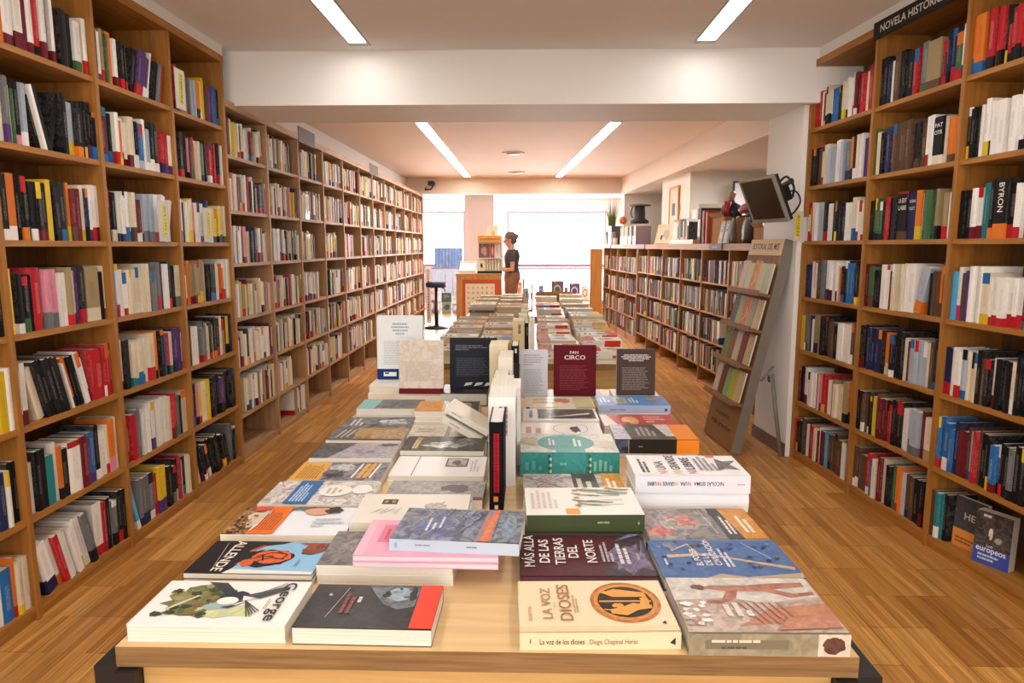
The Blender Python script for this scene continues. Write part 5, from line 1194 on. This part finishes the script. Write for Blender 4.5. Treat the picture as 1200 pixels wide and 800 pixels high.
# ball and coffee machine with a hat on it
t = lowthing('orange_ball', 'round orange ball on the magazine files beside the black kettle', 'ball', 10.72, .03); t.matrix_world = t.matrix_world @ Matrix.Translation((0, 0, .302)) @ Matrix.Scale(.7, 4)
mb = MB(); mb.ball((0, 0, .085), .085); mb.build('ball_skin', 'fruit', t); mb = MB(); mb.lathe([(.012, .166), (.006, .19)], n=8); mb.build('ball_stem', 'black', t)
t = lowthing('coffee_urn', 'black urn with a hooped handle standing among the magazine files', 'urn', 10.1, .13); t.matrix_world = t.matrix_world @ Matrix.Translation((0, 0, .302)) @ Matrix.Scale(.7, 4)
mb = MB(); mb.lathe([(.0, 0), (.19, 0), (.19, .05), (.12, .1), (.11, .33), (.12, .35)], n=20); mb.build('urn_body', 'leather', t)
mb = MB(); mb.tube([(-.1, .1, .12), (-.1, .26, .14), (-.1, .32, .24), (-.1, .24, .33), (-.1, .08, .36)], .012); mb.build('urn_handle', 'black', t)
mb = MB(); mb.lathe([(.0, .352), (.22, .352), (.24, .365), (.2, .385), (.05, .40), (0, .405)], n=24); mb.build('urn_lid', 'signgrey', t)
# two small framed pictures standing
for y, rz, lb in ((9.2, -4, 'pale framed picture standing flat-faced on the low bookcase'), (8.85, 24, 'pale framed picture turned on the low bookcase beside the partition')):
    t = lowthing('picture_frame', lb, 'picture', y, .16, rz); t.matrix_world = t.matrix_world @ Matrix.Translation((0, 0, .006))
    mb = MB(); mb.T = Matrix.Rotation(R(12), 4, 'Y')
    for a, b, c, d in ((-.17, .17, 0, .02), (-.17, .17, .23, .25), (-.17, -.15, .02, .23), (.15, .17, .02, .23)): mb.box(-.01, .01, a, b, c, d)
    fr = mb.build('frame', 'cream', t)
    mb = MB(); mb.T = Matrix.Rotation(R(12), 4, 'Y'); mb.box(-.002, .004, -.15, .15, .02, .23, lin('#e6ddc8'))
    A = Art(mb, mb.T @ Vector((-.002, .15, .02)), mb.T.to_3x3() @ Vector((0, -.3, 0)), mb.T.to_3x3() @ Vector((0, 0, .21)), mb.T.to_3x3() @ Vector((-1, 0, 0))); mb.T = None
    A.blob(.5, .5, .22, .3, '#c9c2b4', 3); A.stroke([(.1, .3), (.3, .9)], .01, '#4a4642') if rz < 0 else A.blob(.2, .3, .06, .16, '#3a3634', 5)
    sub(mb.build('picture', 'print', t), fr)
# framed picture hung on the end of the partition
t = thing('wall_picture', 'small wooden framed picture hanging on the end of the white partition', 'picture'); t.matrix_world = lowf @ Matrix.Translation((.285, 8.95, 1.86)) 
mb = MB()
for a, b, c, d in ((-.2, .2, -.27, -.24), (-.2, .2, .24, .27), (-.2, -.17, -.24, .24), (.17, .2, -.24, .24)): mb.box(-.002, .02, a, b, c, d)
fr = mb.build('frame', 'orange_wood', t)
mb = MB(); mb.box(.004, .018, -.17, .17, -.24, .24, lin('#e6dccb')); A = Art(mb, (.004, .17, -.24), (0, -.34, 0), (0, 0, .48), (-1, 0, 0)); A.rect(.3, .3, .7, .62, '#8a8a94', '#5c5c66'); sub(mb.build('picture', 'print', t), fr)
# white frame, row of books in a tray, binders
t = lowthing('white_frame', 'upright white empty frame standing behind the books on the low bookcase', 'frame', 8.02, .25)
mb = MB()
for a, b, c, d in ((-.1, .1, 0, .03), (-.1, .1, .36, .39), (-.1, -.07, .03, .36), (.07, .1, .03, .36)): mb.box(0, .015, a, b, c, d)
mb.build('frame', 'cream', t); mb = MB(); mb.box(.005, .012, -.07, .07, .03, .36); mb.build('panel', 'white', t)
t = lowthing('book_tray', 'shallow wooden tray holding a row of books on the low bookcase', 'tray', 7.68, .1)
boxobj('tray_base', -.09, .12, -.42, .42, 0, .008, 'orange_wood', t); boxobj('tray_front', -.098, -.0905, -.42, .42, 0, .045, 'orange_wood', t); boxobj('tray_end', -.09, .12, -.43, -.4205, 0, .045, 'orange_wood', t)
TB = [('i', 'i', 4), ('w', 'w', 5), ('w', 'g', 3), ('G', 'i', 3), ('g', 'g', 4), ('k', 'w', 4), ('i', 'i', 3), ('k', 'r', 4), ('w', 'w', 3), ('k', 'k', 3)]
y = 8.06
for i, (a, b, n) in enumerate(TB):
    tt = n * .0135; mb, pb = MB(), MB(); q = random.Random(i + 70); hh = q.uniform(.22, .27)
    shelf_book(mb, pb, tt, hh, .17, a, b, q); o = mb.build('standing_book', 'print'); pb.build('page_block', 'pages', o)
    o.matrix_world = lowf @ Matrix.Translation((.02, y - tt / 2, LT + .009)); y -= tt + .012
    tag(o, '%s book in the wooden tray on the low bookcase, %s from the left' % (CN[a], ['first', 'second', 'third', 'fourth', 'fifth', 'sixth', 'seventh', 'eighth', 'ninth', 'tenth'][i]), 'book', 'books in the tray on the low bookcase')
def binder(label, y, t_, h, col, lab):
    t = lowthing('ring_binder', label, 'binder', y, .03)
    mb = MB(); mb.box(0, .22, -t_ / 2, -t_ / 2 + .003, 0, h, lin(col)); mb.box(0, .22, t_ / 2 - .003, t_ / 2, 0, h, lin(col)); mb.box(-.003, 0, -t_ / 2, t_ / 2, 0, h, lin(col)); bc = mb.build('binder_cover', 'print', t, weld=True)
    mb = MB(); mb.box(.002, .21, -t_ / 2 + .0035, t_ / 2 - .0035, .003, h - .02, lin('#e8e4dc')); mb.build('paper_block', 'print', t)
    mb = MB(); mb.box(-.0045, -.0032, -t_ * .32, t_ * .32, h * .2, h * .68, lin(lab)); sub(mb.build('spine_label', 'print', t), bc)
binder('tall dark grey binder with a white label on the low bookcase', 7.15, .1, .36, '#3c3d42', '#e4e0d8')
binder('rust red binder beside the dark grey one on the low bookcase', 7.03, .06, .33, '#9a4a38', '#8c4030')
binder('second rust red binder on the low bookcase, beside the cardboard box', 6.93, .05, .31, '#b0604a', '#a05440')
def cbox(label, y, l, h, lx=.13, d=.11):
    t = lowthing('cardboard_box', label, 'box', y, lx)
    boxobj('front_panel', -d, -d + .005, -l, l, 0, h, 'card', t); boxobj('rear_panel', d - .005, d, -l, l, 0, h, 'card', t)
    boxobj('side_panel', -d + .0055, d - .0055, -l, -l + .005, 0, h, 'card', t); boxobj('side_panel', -d + .0055, d - .0055, l - .005, l, 0, h, 'card', t)
    f = MB(); f.T = Matrix.Translation((-d, 0, h)) @ Matrix.Rotation(R(-40), 4, 'Y'); f.box(-.004, 0, -l, l, 0, .05); f.build('flap', 'card', t)
cbox('open brown cardboard box behind the red binders on the low bookcase', 6.7, .17, .25, .17)
cbox('small cardboard carton at the near end of the low bookcase', 5.75, .1, .13, .14, .08)
# bust in a red scarf
t = lowthing('bust', 'dark bust with a red scarf standing on the cardboard box', 'bust', 6.74, .2); t.matrix_world = t.matrix_world @ Matrix.Translation((0, 0, .252)) @ Matrix.Rotation(R(30), 4, 'Z') @ Matrix.Scale(.66, 4)
mb = MB(); mb.loft([[(a * r * math.cos(i * .5236), b * r * math.sin(i * .5236), z) for i in range(12)] for a, b, r, z in ((.6, 1, .17, 0), (.6, 1, .18, .08), (.55, 1, .15, .17), (.6, .8, .07, .215), (1, 1, .045, .24))]); mb.build('bust_torso', 'navy', t)
mb = MB(); mb.ball((-.01, 0, .3), .058, sc_=(1, .85, 1.25)); mb.ball((-.06, 0, .295), .012); mb.build('bust_head', 'skin', t)
mb = MB(); mb.ball((.006, 0, .325), .058, sc_=(1, .9, .95)); mb.build('bust_hair', 'grey', t)
mb = MB(); mb.tube([(-.075, .03, .22), (-.105, .02, .12), (-.11, .03, .01)], [.03, .035, .03]); mb.tube([(-.075, -.03, .22), (-.11, -.02, .1), (-.115, -.04, -.01)], [.03, .04, .03]); mb.build('bust_scarf', 'red', t)
# bottle, red cloth, dark bags
t = lowthing('spray_bottle', 'pale bottle with a green pump beside the monitor', 'bottle', 6.3, .22); t.matrix_world = t.matrix_world @ Matrix.Translation((0, 0, .0))
mb = MB(); mb.lathe([(.05, 0), (.055, .02), (.055, .26), (.045, .31), (.02, .34)]); bb = mb.build('bottle_body', 'cream', t)
mb = MB(); mb.lathe([(.022, .341), (.022, .375), (.008, .38), (.008, .42)], n=12); mb.box(-.06, .012, -.01, .01, .4, .42); sub(mb.build('bottle_pump', 'green', t), bb)
def bag(label, y, lx, w, h, mat, seed, z=0):
    t = lowthing('bag', label, 'bag', y, lx); t.matrix_world = t.matrix_world @ Matrix.Translation((0, 0, z)); q = random.Random(seed); mb = MB()
    mb.loft([[(.55 * w * r * (1 + q.uniform(-.12, .12)) * math.cos(i * .4488), w * r * (1 + q.uniform(-.12, .12)) * math.sin(i * .4488), zz * h) for i in range(14)] for r, zz in ((.8, 0), (1, .15), (1.02, .4), (.9, .7), (.6, .95), (.25, 1))]); mb.build('bag_body', mat, t)
    mb = MB(); k = -.6 if seed == 3 else 1; mb.tube([(0, -w * .4, h * .92), (-.02 - (seed == 3) * .1, -w * .3, h * (1 + .2 * k)), (-.02 - (seed == 3) * .1, w * .3, h * (1 + .2 * k)), (0, w * .4, h * .92)], .008); mb.build('bag_strap', 'black', t)
bag('large black cloth bag slumped on the low bookcase under the monitor', 6.05, .13, .13, .26, 'leather', 3)
bag('grey patterned bag behind the slumped black one', 6.44, .12, .055, .24, 'signgrey', 5)
bag('dark bag at the near end of the low bookcase, behind the rack', 5.44, .14, .12, .26, 'navy', 7)
t = lowthing('red_cloth', 'crumpled red cloth lying on the black bag below the monitor', 'cloth', 6.05, .1); t.matrix_world = t.matrix_world @ Matrix.Translation((0, 0, .262)); q = random.Random(8); mb = MB()
mb.loft([[(.07 * r * (1 + q.uniform(-.25, .25)) * math.cos(i * .4488), .16 * r * (1 + q.uniform(-.25, .25)) * math.sin(i * .4488), zz) for i in range(14)] for r, zz in ((.9, .0), (1.1, .03), (.8, .07), (.3, .09))]); mb.build('cloth_folds', 'red', t)
for i, (c, c2, lb) in enumerate((('#8a6a44', '#5c4630', 'brown slim book propped askew against the bags below the monitor'), ('#3a4a3a', '#24302a', 'dark green slim book propped beside the brown one below the monitor'))):
    o = book(lb, 0, 0, 0, .1, .2, .018, cover=c, spine='left', art=lambda a, c2=c2: (a.rect(0, 0, 1, 1, c2), a.lines(.2, .6, .8, .85, 2, '#b0a080'), a.rect(.2, .2, .8, .5, '#8a7a5c')))
    o.matrix_world = lowf @ Matrix.Translation((-.02, 6.42 - i * .12, LT + .002)) @ Matrix.Rotation(R(-90), 4, 'Z') @ Matrix.Rotation(R(80), 4, 'X')
# sign on the partition, mirror
mb = MB(); mb.box(0, .37, 0, .01, 0, .2, lin('#b9ac98')); A = Art(mb, (0, 0, 0), (.37, 0, 0), (0, 0, .2), (0, -1, 0)); A.text('100 AÑOS', .12, .4, .06, '#6a6058', 0, .29)
o = mb.build('wall_sign', 'print'); o.matrix_world = lowf @ Matrix.Translation((.34, 8.1, 1.66)); tag(o, 'beige sign with worn grey capitals on the wall behind the books', 'sign')
t = thing('wall_mirror', 'tall black-edged mirror behind the monitor, painted pale as a reflection', 'mirror'); t.matrix_world = lowf @ Matrix.Translation((.74, 8.09, 1.1))
mb = MB()
for a, b, c, d in ((-.02, .0, 0, 1.02), (.75, .77, 0, 1.02), (0, .75, 0, .02), (0, .75, 1.0, 1.02)): mb.box(a, b, -.02, 0, c, d)
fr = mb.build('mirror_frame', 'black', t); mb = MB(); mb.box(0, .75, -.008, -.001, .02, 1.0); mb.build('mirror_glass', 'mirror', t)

# ================================================================== counter, person and the window end
t = thing('counter', 'orange-brown counter block with a red panel and a pale poster', 'counter', (-.68, 9.3, 0))
boxobj('counter_body', -.31, .31, 0, .6, 0, .98, 'orange_wood', t); boxobj('counter_top', -.32, .32, -.01, .61, .9805, 1.005, 'orange_wood', t)
fp = boxobj('front_panel', -.225, .30, -.012, -.0005, .02, .93, 'orange', t)
mb = MB(); mb.box(-.185, .215, -.016, -.0125, .2, .87, lin('#e9dcc2')); A = Art(mb, (-.185, -.016, .2), (.4, 0, 0), (0, 0, .67), (0, -1, 0)); q = random.Random(3)
for i in range(6):
    for j in range(9): A.blob(.1 + i * .16, .08 + j * .105, .03, .025, q.choice(['#c9b48c', '#a9a878', '#c4a08c', '#b8b09c']), i * 10 + j)
sub(mb.build('poster', 'print', t), fp)
t = thing('paper_tray', 'heap of white papers in a low tray on the counter', 'papers', (-.85, 9.5, 1.0055))
mb = MB(); mb.T = Matrix.Translation((0, .02, .01)) @ Matrix.Rotation(R(24), 4, 'X'); mb.box(-.12, .1, 0, .22, 0.0, .03, lin('#efece8')); mb.T = None; mb.box(-.12, .1, -.01, .2, 0.0, .008, lin('#e4e0da')); mb.build('paper_heap', 'print', t)
mb = MB(); mb.box(-.13, .11, .24, .25, 0, .16); mb.box(-.13, -.122, -.02, .24, 0, .05); mb.box(.102, .11, -.02, .24, 0, .05); mb.build('tray', 'white', t)
t = thing('counter_rack', 'white wire counter rack of small books under an orange sign', 'rack', (-.545, 9.55, 1.0055))
boxobj('base_tray', -.165, .175, -.12, .12, 0, .03, 'black', t)
for x in (-.16, .165): boxobj('side_post', x - .008, x + .008, .08, .1, .0305, .43, 'white', t)
boxobj('shelf', -.15, .155, -.1, .1, .2, .212, 'white', t); boxobj('back_panel', -.15, .155, .102, .108, .0305, .43, 'white', t); boxobj('top_shelf', -.168, .173, -.1, .1, .431, .44, 'white', t)
mb = MB(); mb.box(-.16, .17, -.11, -.1, .425, .51, lin('#dc9c4c')); A = Art(mb, (-.16, -.11, .425), (.33, 0, 0), (0, 0, .085), (0, -1, 0)); A.text('papelblanco', .08, .36, .03, '#7a3c10', 0, .27); mb.build('sign_board', 'print', t)
q = random.Random(12)
for i in range(9):
    x = -.14 + i * .031 if i > 3 else -.14 + i * .001
    if i in (1, 2, 3): continue
    face = i == 0
    o = book(['cream small book facing out with a dark figure, lower level of the counter rack', '', '', '', 'pale small book, first spine on the lower level of the counter rack', 'pale small book, second spine on the lower level of the counter rack', 'pale small book, third spine on the lower level of the counter rack', 'pale small book, fourth spine on the lower level of the counter rack', 'pale small book, last spine on the lower level of the counter rack'][i], 0, 0, 0, .1 if face else .16, .15 if face else .1, .012 if face else .026, cover='#e4dac4', spine='left' if face else 'front',
             art=(lambda a: (a.rect(0, 0, 1, 1, '#e6d9bc'), a.blob(.45, .5, .15, .25, '#2a2622', 4))) if face else None, spart=None if face else (lambda a: a.lines(.2, .3, .8, .7, 1, '#8a8478')))
    if face: o.matrix_world = Matrix.Translation((-.70, 9.47, 1.037)) @ Matrix.Rotation(R(86), 4, 'X') @ Matrix.Translation((0, 0, -.012))
    else: o.matrix_world = Matrix.Translation((-.735 + i * .037, 9.49, 1.0365)) @ Matrix(((0, 0, 1, 0), (0, 1, 0, 0), (-1, 0, 0, .16), (0, 0, 0, 1)))
for x, w_, c1, c2, lb in ((-.695, .15, '#7a4a44', '#b89c90', 'brown-red picture book facing out, upper level of the counter rack'), (-.53, .05, '#b02c34', '#d8a8a0', 'narrow red book, upper level of the counter rack'), (-.47, .07, '#d9cdc4', '#b8a8a0', 'pale pink book, upper level of the counter rack')):
    o = book(lb, 0, 0, 0, w_, .19, .014, cover=c1, spine='left', art=lambda a, c1=c1, c2=c2: (a.rect(0, 0, 1, 1, c1), a.blob(.5, .5, .28, .3, c2, 3), a.lines(.2, .85, .8, .93, 1, c2)))
    o.matrix_world = Matrix.Translation((x, 9.5, 1.219)) @ Matrix.Rotation(R(85), 4, 'X') @ Matrix.Translation((0, 0, -.014))
mb = MB(); mb.T = Matrix.Rotation(R(8), 4, 'Y'); mb.box(-.075, .075, 0, .01, 0, .2, lin('#ece0c6')); mb.T = None; A = Art(mb, (-.06, -.001, .01), (.14, 0, -.02), (.02, 0, .17), (0, -1, 0)); A.blob(.6, .5, .2, .25, '#e0bc94', 3); A.lines(.2, .1, .8, .3, 2, '#c9b898')
o = mb.build('price_card', 'print'); o.location = (-.53, 9.53, 1.462); tag(o, 'pale card propped on top of the counter rack above its orange sign', 'card')
t = thing('toy_house', 'small orange peaked ornament on the counter rack beside the pale card', 'ornament', (-.645, 9.5, 1.4465))
boxobj('house_body', -.03, .03, -.03, .03, 0, .03, 'orange', t); mb = MB(); mb.loft([[(-.036, -.036, .0305), (.036, -.036, .0305), (.036, .036, .0305), (-.036, .036, .0305)], [(-.006, -.036, .075), (.006, -.036, .075), (.006, .036, .075), (-.006, .036, .075)]], smooth=False); mb.build('house_roof', 'orange', t)

# stool
t = thing('stool', 'black stool with a round foot plate at the end of the left bookcase', 'stool', (-1.56, 11.45, 0))
mb = MB(); mb.lathe([(.0, 0), (.2, 0), (.2, .02), (.06, .04), (.04, .06)], n=24); mb.build('foot_plate', 'black', t)
mb = MB(); mb.lathe([(.033, .06), (.033, .3), (.026, .31), (.026, .69)], n=14); mb.build('post', 'black', t)
mb = MB(); mb.lathe([(.0, .69), (.15, .692), (.17, .71), (.17, .76), (.15, .78), (.0, .785)], n=24); mb.build('seat', 'navy', t)
mb = MB(); mb.tube([(.1, 0, .686), (.14, 0, .67), (.16, 0, .62)], .01); mb.build('lever', 'black', t)
# printed banner at the end of the long bookcase
mb = MB(); mb.box(-.0, .09, 0, .01, 0, 1.0, lin('#e9e6e2')); A = Art(mb, (0, 0, 0), (.09, 0, 0), (0, 0, 1.0), (0, -1, 0)); q = random.Random(4)
A.lines(.25, .05, .75, .95, 40, '#2a2830')
o = mb.build('banner', 'print'); o.location = (-1.82, 12.03, .02); tag(o, 'narrow white banner with black blots at the end of the left bookcase', 'banner')
# security camera
t = thing('security_camera', 'small white security camera with a black bracket under the far header', 'camera', (-1.78, 11.9, 2.40))
boxobj('wall_plate', -.05, .03, .06, .099, -.06, .06, 'white', t); mb = MB(); mb.tube([(-.0, .06, -.03), (.0, .0, -.07), (.1, -.02, -.06), (.14, -.02, .0)], .014); mb.build('bracket', 'black', t)
boxobj('camera_body', .06, .16, -.1, .08, .0, .07, 'dark', t); mb = MB(); mb.T = Matrix.Translation((.11, -.1, .035)) @ Matrix.Rotation(R(90), 4, 'X'); mb.lathe([(.03, 0), (.03, .02), (.02, .03)]); mb.build('lens', 'black', t)
# blue awning cloth and railing inside the window
mb = MB(); n = 40
for i in range(n):
    x0, x1 = -2.0 + .6 * i / n, -2.0 + .6 * (i + 1) / n; y0, y1 = .02 * math.sin(i * 1.4), .02 * math.sin((i + 1) * 1.4)
    mb.face([(x0, y0, 0), (x1, y1, 0), (x1, y1, .42), (x0, y0, .42)])
o = mb.build('curtain', 'blue', weld=True); o.location = (-.0, WY - .1, .92); tag(o, 'pale blue pleated curtain over the foot of the left window', 'curtain')
def railing(label, x0, x1):
    t = thing('railing', label, 'railing', (x0, WY - .35, 0))
    boxobj('handrail', 0, x1 - x0, -.02, .02, .90, .93, 'purple', t); boxobj('foot_rail', 0, x1 - x0, -.012, .012, .06, .08, 'purple', t)
    n = int((x1 - x0) / .14)
    for i in range(n + 1): boxobj('baluster', i * (x1 - x0 - .02) / n, i * (x1 - x0 - .02) / n + .012, -.006, .006, 0 if i in (0, n) else .0805, .8995, 'purple', t)
railing('thin metal railing in front of the left window', -2.72, -1.3); railing('thin metal railing in front of the right window', -.6, 1.6)
t = thing('window_ledge', 'long low display ledge of books below the right window', 'ledge', (-.5, 13.85, 0))
boxobj('ledge_top', 0, 2.0, 0, .22, .27, .295, 'orange_wood', t)
for x in (.0, .98, 1.96): boxobj('ledge_leg', x, x + .04, .02, .2, 0, .2695, 'orange_wood', t)
DB = [(-.26, .12, .36, '#d86a4c', '#f0c8a8', 'orange-red book facing out on the window ledge, first on the left'), (.2, .1, .28, '#5a62a8', '#8a92c8', 'small blue book on the window ledge, second from left'), (.46, .24, .38, '#4a4444', '#9a948c', 'large dark patterned book on the window ledge, third from left'),
      (.72, .07, .25, '#6a5c70', '#8a7c90', 'narrow mauve book on the window ledge, fourth from left'), (.82, .22, .33, '#4c3c60', '#b8a4b0', 'purple book with a pale ring on the window ledge, fifth from left'), (1.06, .16, .27, '#e2cfc0', '#8a5c50', 'pale book with a red foot on the window ledge, sixth from left'), (1.24, .13, .3, '#a08088', '#c8b0b0', 'rose-grey book on the window ledge, farthest right')]
for x, w_, h_, c1, c2, lb in DB:
    o = book(lb, 0, 0, 0, w_, h_, .02, cover=c1, spine='left', art=lambda a, c1=c1, c2=c2: (a.rect(0, 0, 1, 1, c1), a.ell(.5, .5, .32, .3, c2), a.ell(.5, .5, .22, .2, c1), a.lines(.2, .86, .8, .94, 1, c2)))
    o.matrix_world = Matrix.Translation((x, 13.93, .298)) @ Matrix.Rotation(R(82), 4, 'X') @ Matrix.Translation((0, 0, -.02))
FBK = [(-2.1, .16, .5, '#c8b8c0', '#6a5c68', 'pale mauve tall book standing on the floor by the left railing'), (-1.92, .1, .46, '#e4e0e4', '#b8b0bc', 'white tall book standing second by the left railing'), (-1.8, .2, .42, '#3c4a44', '#7a8a7c', 'dark green and grey book standing third by the left railing'), (-1.58, .1, .36, '#dcd8e0', '#8a92b8', 'white and blue book standing fourth by the left railing'), (-1.46, .13, .4, '#c09a98', '#5c4448', 'rosy patterned book standing fifth by the left railing'), (-1.31, .1, .4, '#4a3438', '#a86c6c', 'dark red book standing last by the left railing')]
for x, w_, h_, c1, c2, lb in FBK:
    o = book(lb, 0, 0, 0, w_, h_, .03, cover=c1, spine='left', art=lambda a, c1=c1, c2=c2: (a.rect(0, 0, 1, .55, c2), a.rect(0, .55, 1, 1, c1), a.blob(.5, .3, .3, .15, c1, 5), a.lines(.2, .7, .8, .9, 3, c2)))
    o.matrix_world = Matrix.Translation((x, 14.0, .004)) @ Matrix.Rotation(R(80), 4, 'X') @ Matrix.Translation((0, 0, -.03))

# ------------------------------------------------------------------ the woman behind the counter
def remeshed(name, mb, mat, parent, vox, smooth=4):
    o = mb.build(name, mat, parent, weld=True)
    m = o.modifiers.new('one_surface', 'REMESH'); m.mode = 'VOXEL'; m.voxel_size = vox; m.use_smooth_shade = True
    if smooth: k = o.modifiers.new('soften', 'SMOOTH'); k.factor = .5; k.iterations = smooth
    return o
def rings(mb, R_, n=22):   # stacked ellipses (x, y, z, half width, half depth)
    mb.loft([[(x + a * math.cos(2 * math.pi * i / n), y + b * math.sin(2 * math.pi * i / n), z) for i in range(n)] for x, y, z, a, b in R_])
p = thing('person', 'woman in a dark T-shirt and brown trousers behind the counter, looking down', 'person', (-.285, 11.45, 0), (0, 0, R(-96)))
TORSO = [(0, 0, .76, .15, .1), (0, .01, .84, .17, .125), (0, .01, .93, .155, .115), (0, 0, 1.02, .13, .098), (0, .0, 1.12, .145, .108), (0, .005, 1.2, .165, .12), (0, .012, 1.27, .165, .1), (0, .014, 1.32, .11, .075)]
ARM = {}
mb = MB(); rings(mb, TORSO); rings(mb, [(0, .012, 1.29, .075, .065), (0, 0, 1.34, .052, .054), (0, -.022, 1.42, .048, .052)])
hm = Matrix.Translation((0, -.03, 1.475)) @ Matrix.Rotation(R(16), 4, 'X')     # head tipped forward
mb.T = hm; mb.ball((0, .008, .03), .095, n=20, sc_=(.83, 1.02, 1.0)); mb.ball((0, -.03, -.04), .07, n=18, sc_=(.82, .92, 1.05)); mb.ball((0, -.045, -.083), .034, n=12)
mb.loft([[(-.008, -.088, .012), (.008, -.088, .012), (.006, -.07, .012), (-.006, -.07, .012)], [(-.017, -.112, -.03), (.017, -.112, -.03), (.014, -.07, -.036), (-.014, -.07, -.036)]])
for s_ in (-1, 1): mb.ball((s_ * .08, .012, -.01), .026, n=10, sc_=(.4, .7, 1.15))
mb.T = None
for s_ in (-1, 1):
    mb.tube([(s_ * .135, .012, 1.265), (s_ * .168, .02, 1.21), (s_ * .185, .03, 1.1), (s_ * .19, .03, 1.0), (s_ * .165, -.07, .985), (s_ * .14, -.19, 1.0)], [.05, .048, .041, .036, .034, .025], 14)
    mb.ball((s_ * .19, .028, .998), .037, n=12)
    mb.T = Matrix.Translation((s_ * .136, -.235, 1.0)); mb.ball((0, 0, 0), .045, n=12, sc_=(.8, 1.05, .36)); mb.tube([(0, .05, .0), (0, 0, 0)], [.026, .03], 10)
    for dx, ln in ((-.026, .055), (-.009, .07), (.009, .066), (.026, .05)):
        mb.tube([(dx * .8, -.02, 0), (dx, -.045, .002), (dx, -.045 - ln * .5, -.004), (dx * .95, -.045 - ln * .85, -.022), (dx * .95, -.045 - ln, -.036)], [.011, .0105, .0095, .009, .007], 8)
    mb.tube([(-s_ * .03, .01, 0), (-s_ * .052, -.02, -.006), (-s_ * .055, -.05, -.014)], [.013, .011, .008], 8); mb.T = None
    mb.tube([(s_ * .085, 0, .8), (s_ * .09, -.01, .66), (s_ * .092, -.02, .47), (s_ * .092, .0, .32), (s_ * .09, .02, .1), (s_ * .09, .02, .04)], [.092, .082, .058, .057, .038, .04], 14)
    mb.tube([(s_ * .09, .05, .035), (s_ * .095, -.04, .04), (s_ * .1, -.14, .028)], [.036, .04, .028], 10)
remeshed('body', mb, 'skin', p, .006, 3)
mb = MB(); rings(mb, [(x, y, z, a + .012, b + .012) for x, y, z, a, b in TORSO if z > .9] )
for s_ in (-1, 1): mb.tube([(s_ * .12, .012, 1.27), (s_ * .165, .02, 1.215), (s_ * .186, .028, 1.12)], [.063, .062, .06], 14)
remeshed('t_shirt', mb, 'shirt', p, .009)
mb = MB(); rings(mb, [(x, y, z, a + .014, b + .014) for x, y, z, a, b in TORSO if z < .95] + [(0, .005, .97, .152, .118)])
for s_ in (-1, 1): mb.tube([(s_ * .085, 0, .82), (s_ * .09, -.01, .66), (s_ * .092, -.015, .47), (s_ * .092, .0, .3), (s_ * .09, .02, .1)], [.104, .1, .084, .08, .07], 16)
remeshed('trousers', mb, 'trousers', p, .009)
mb = MB(); mb.T = hm
mb.ball((0, .022, .045), .1, n=22, sc_=(.87, .98, .96)); mb.ball((0, .112, .03), .045, n=14); mb.ball((0, .05, -.02), .078, n=14, sc_=(.95, .8, .9))
remeshed('hair', mb, 'hair', p, .007)
for s_ in (-1, 1):
    mb = MB(); mb.T = hm; mb.ball((s_ * .031, -.083, .006), .011, n=10); mb.build('eye', 'black', p)
    mb = MB(); mb.loft([[(s_ * .095 + a * math.cos(i * .349), -.045 + b * math.sin(i * .349), z) for i in range(18)] for a, b, z in ((.05, .125, 0), (.052, .128, .02), (.046, .11, .05), (.04, .06, .075))]); mb.build('shoe', 'black', p)
mb = MB(); mb.T = hm; mb.ball((0, -.091, -.062), .013, n=10, sc_=(1.6, .6, .5)); mb.build('mouth', 'red', p)
mb = MB(); mb.T = hm
for s_ in (-1, 1):
    mb.tube([(s_ * .034 + .024 * math.cos(a * .5236), -.104, .004 + .019 * math.sin(a * .5236)) for a in range(13)], .0024, 6)
    mb.tube([(s_ * .058, -.102, .01), (s_ * .083, -.01, .01)], .0022, 6)
mb.tube([(-.011, -.106, .008), (.011, -.106, .008)], .0022, 6); mb.build('glasses', 'black', p)
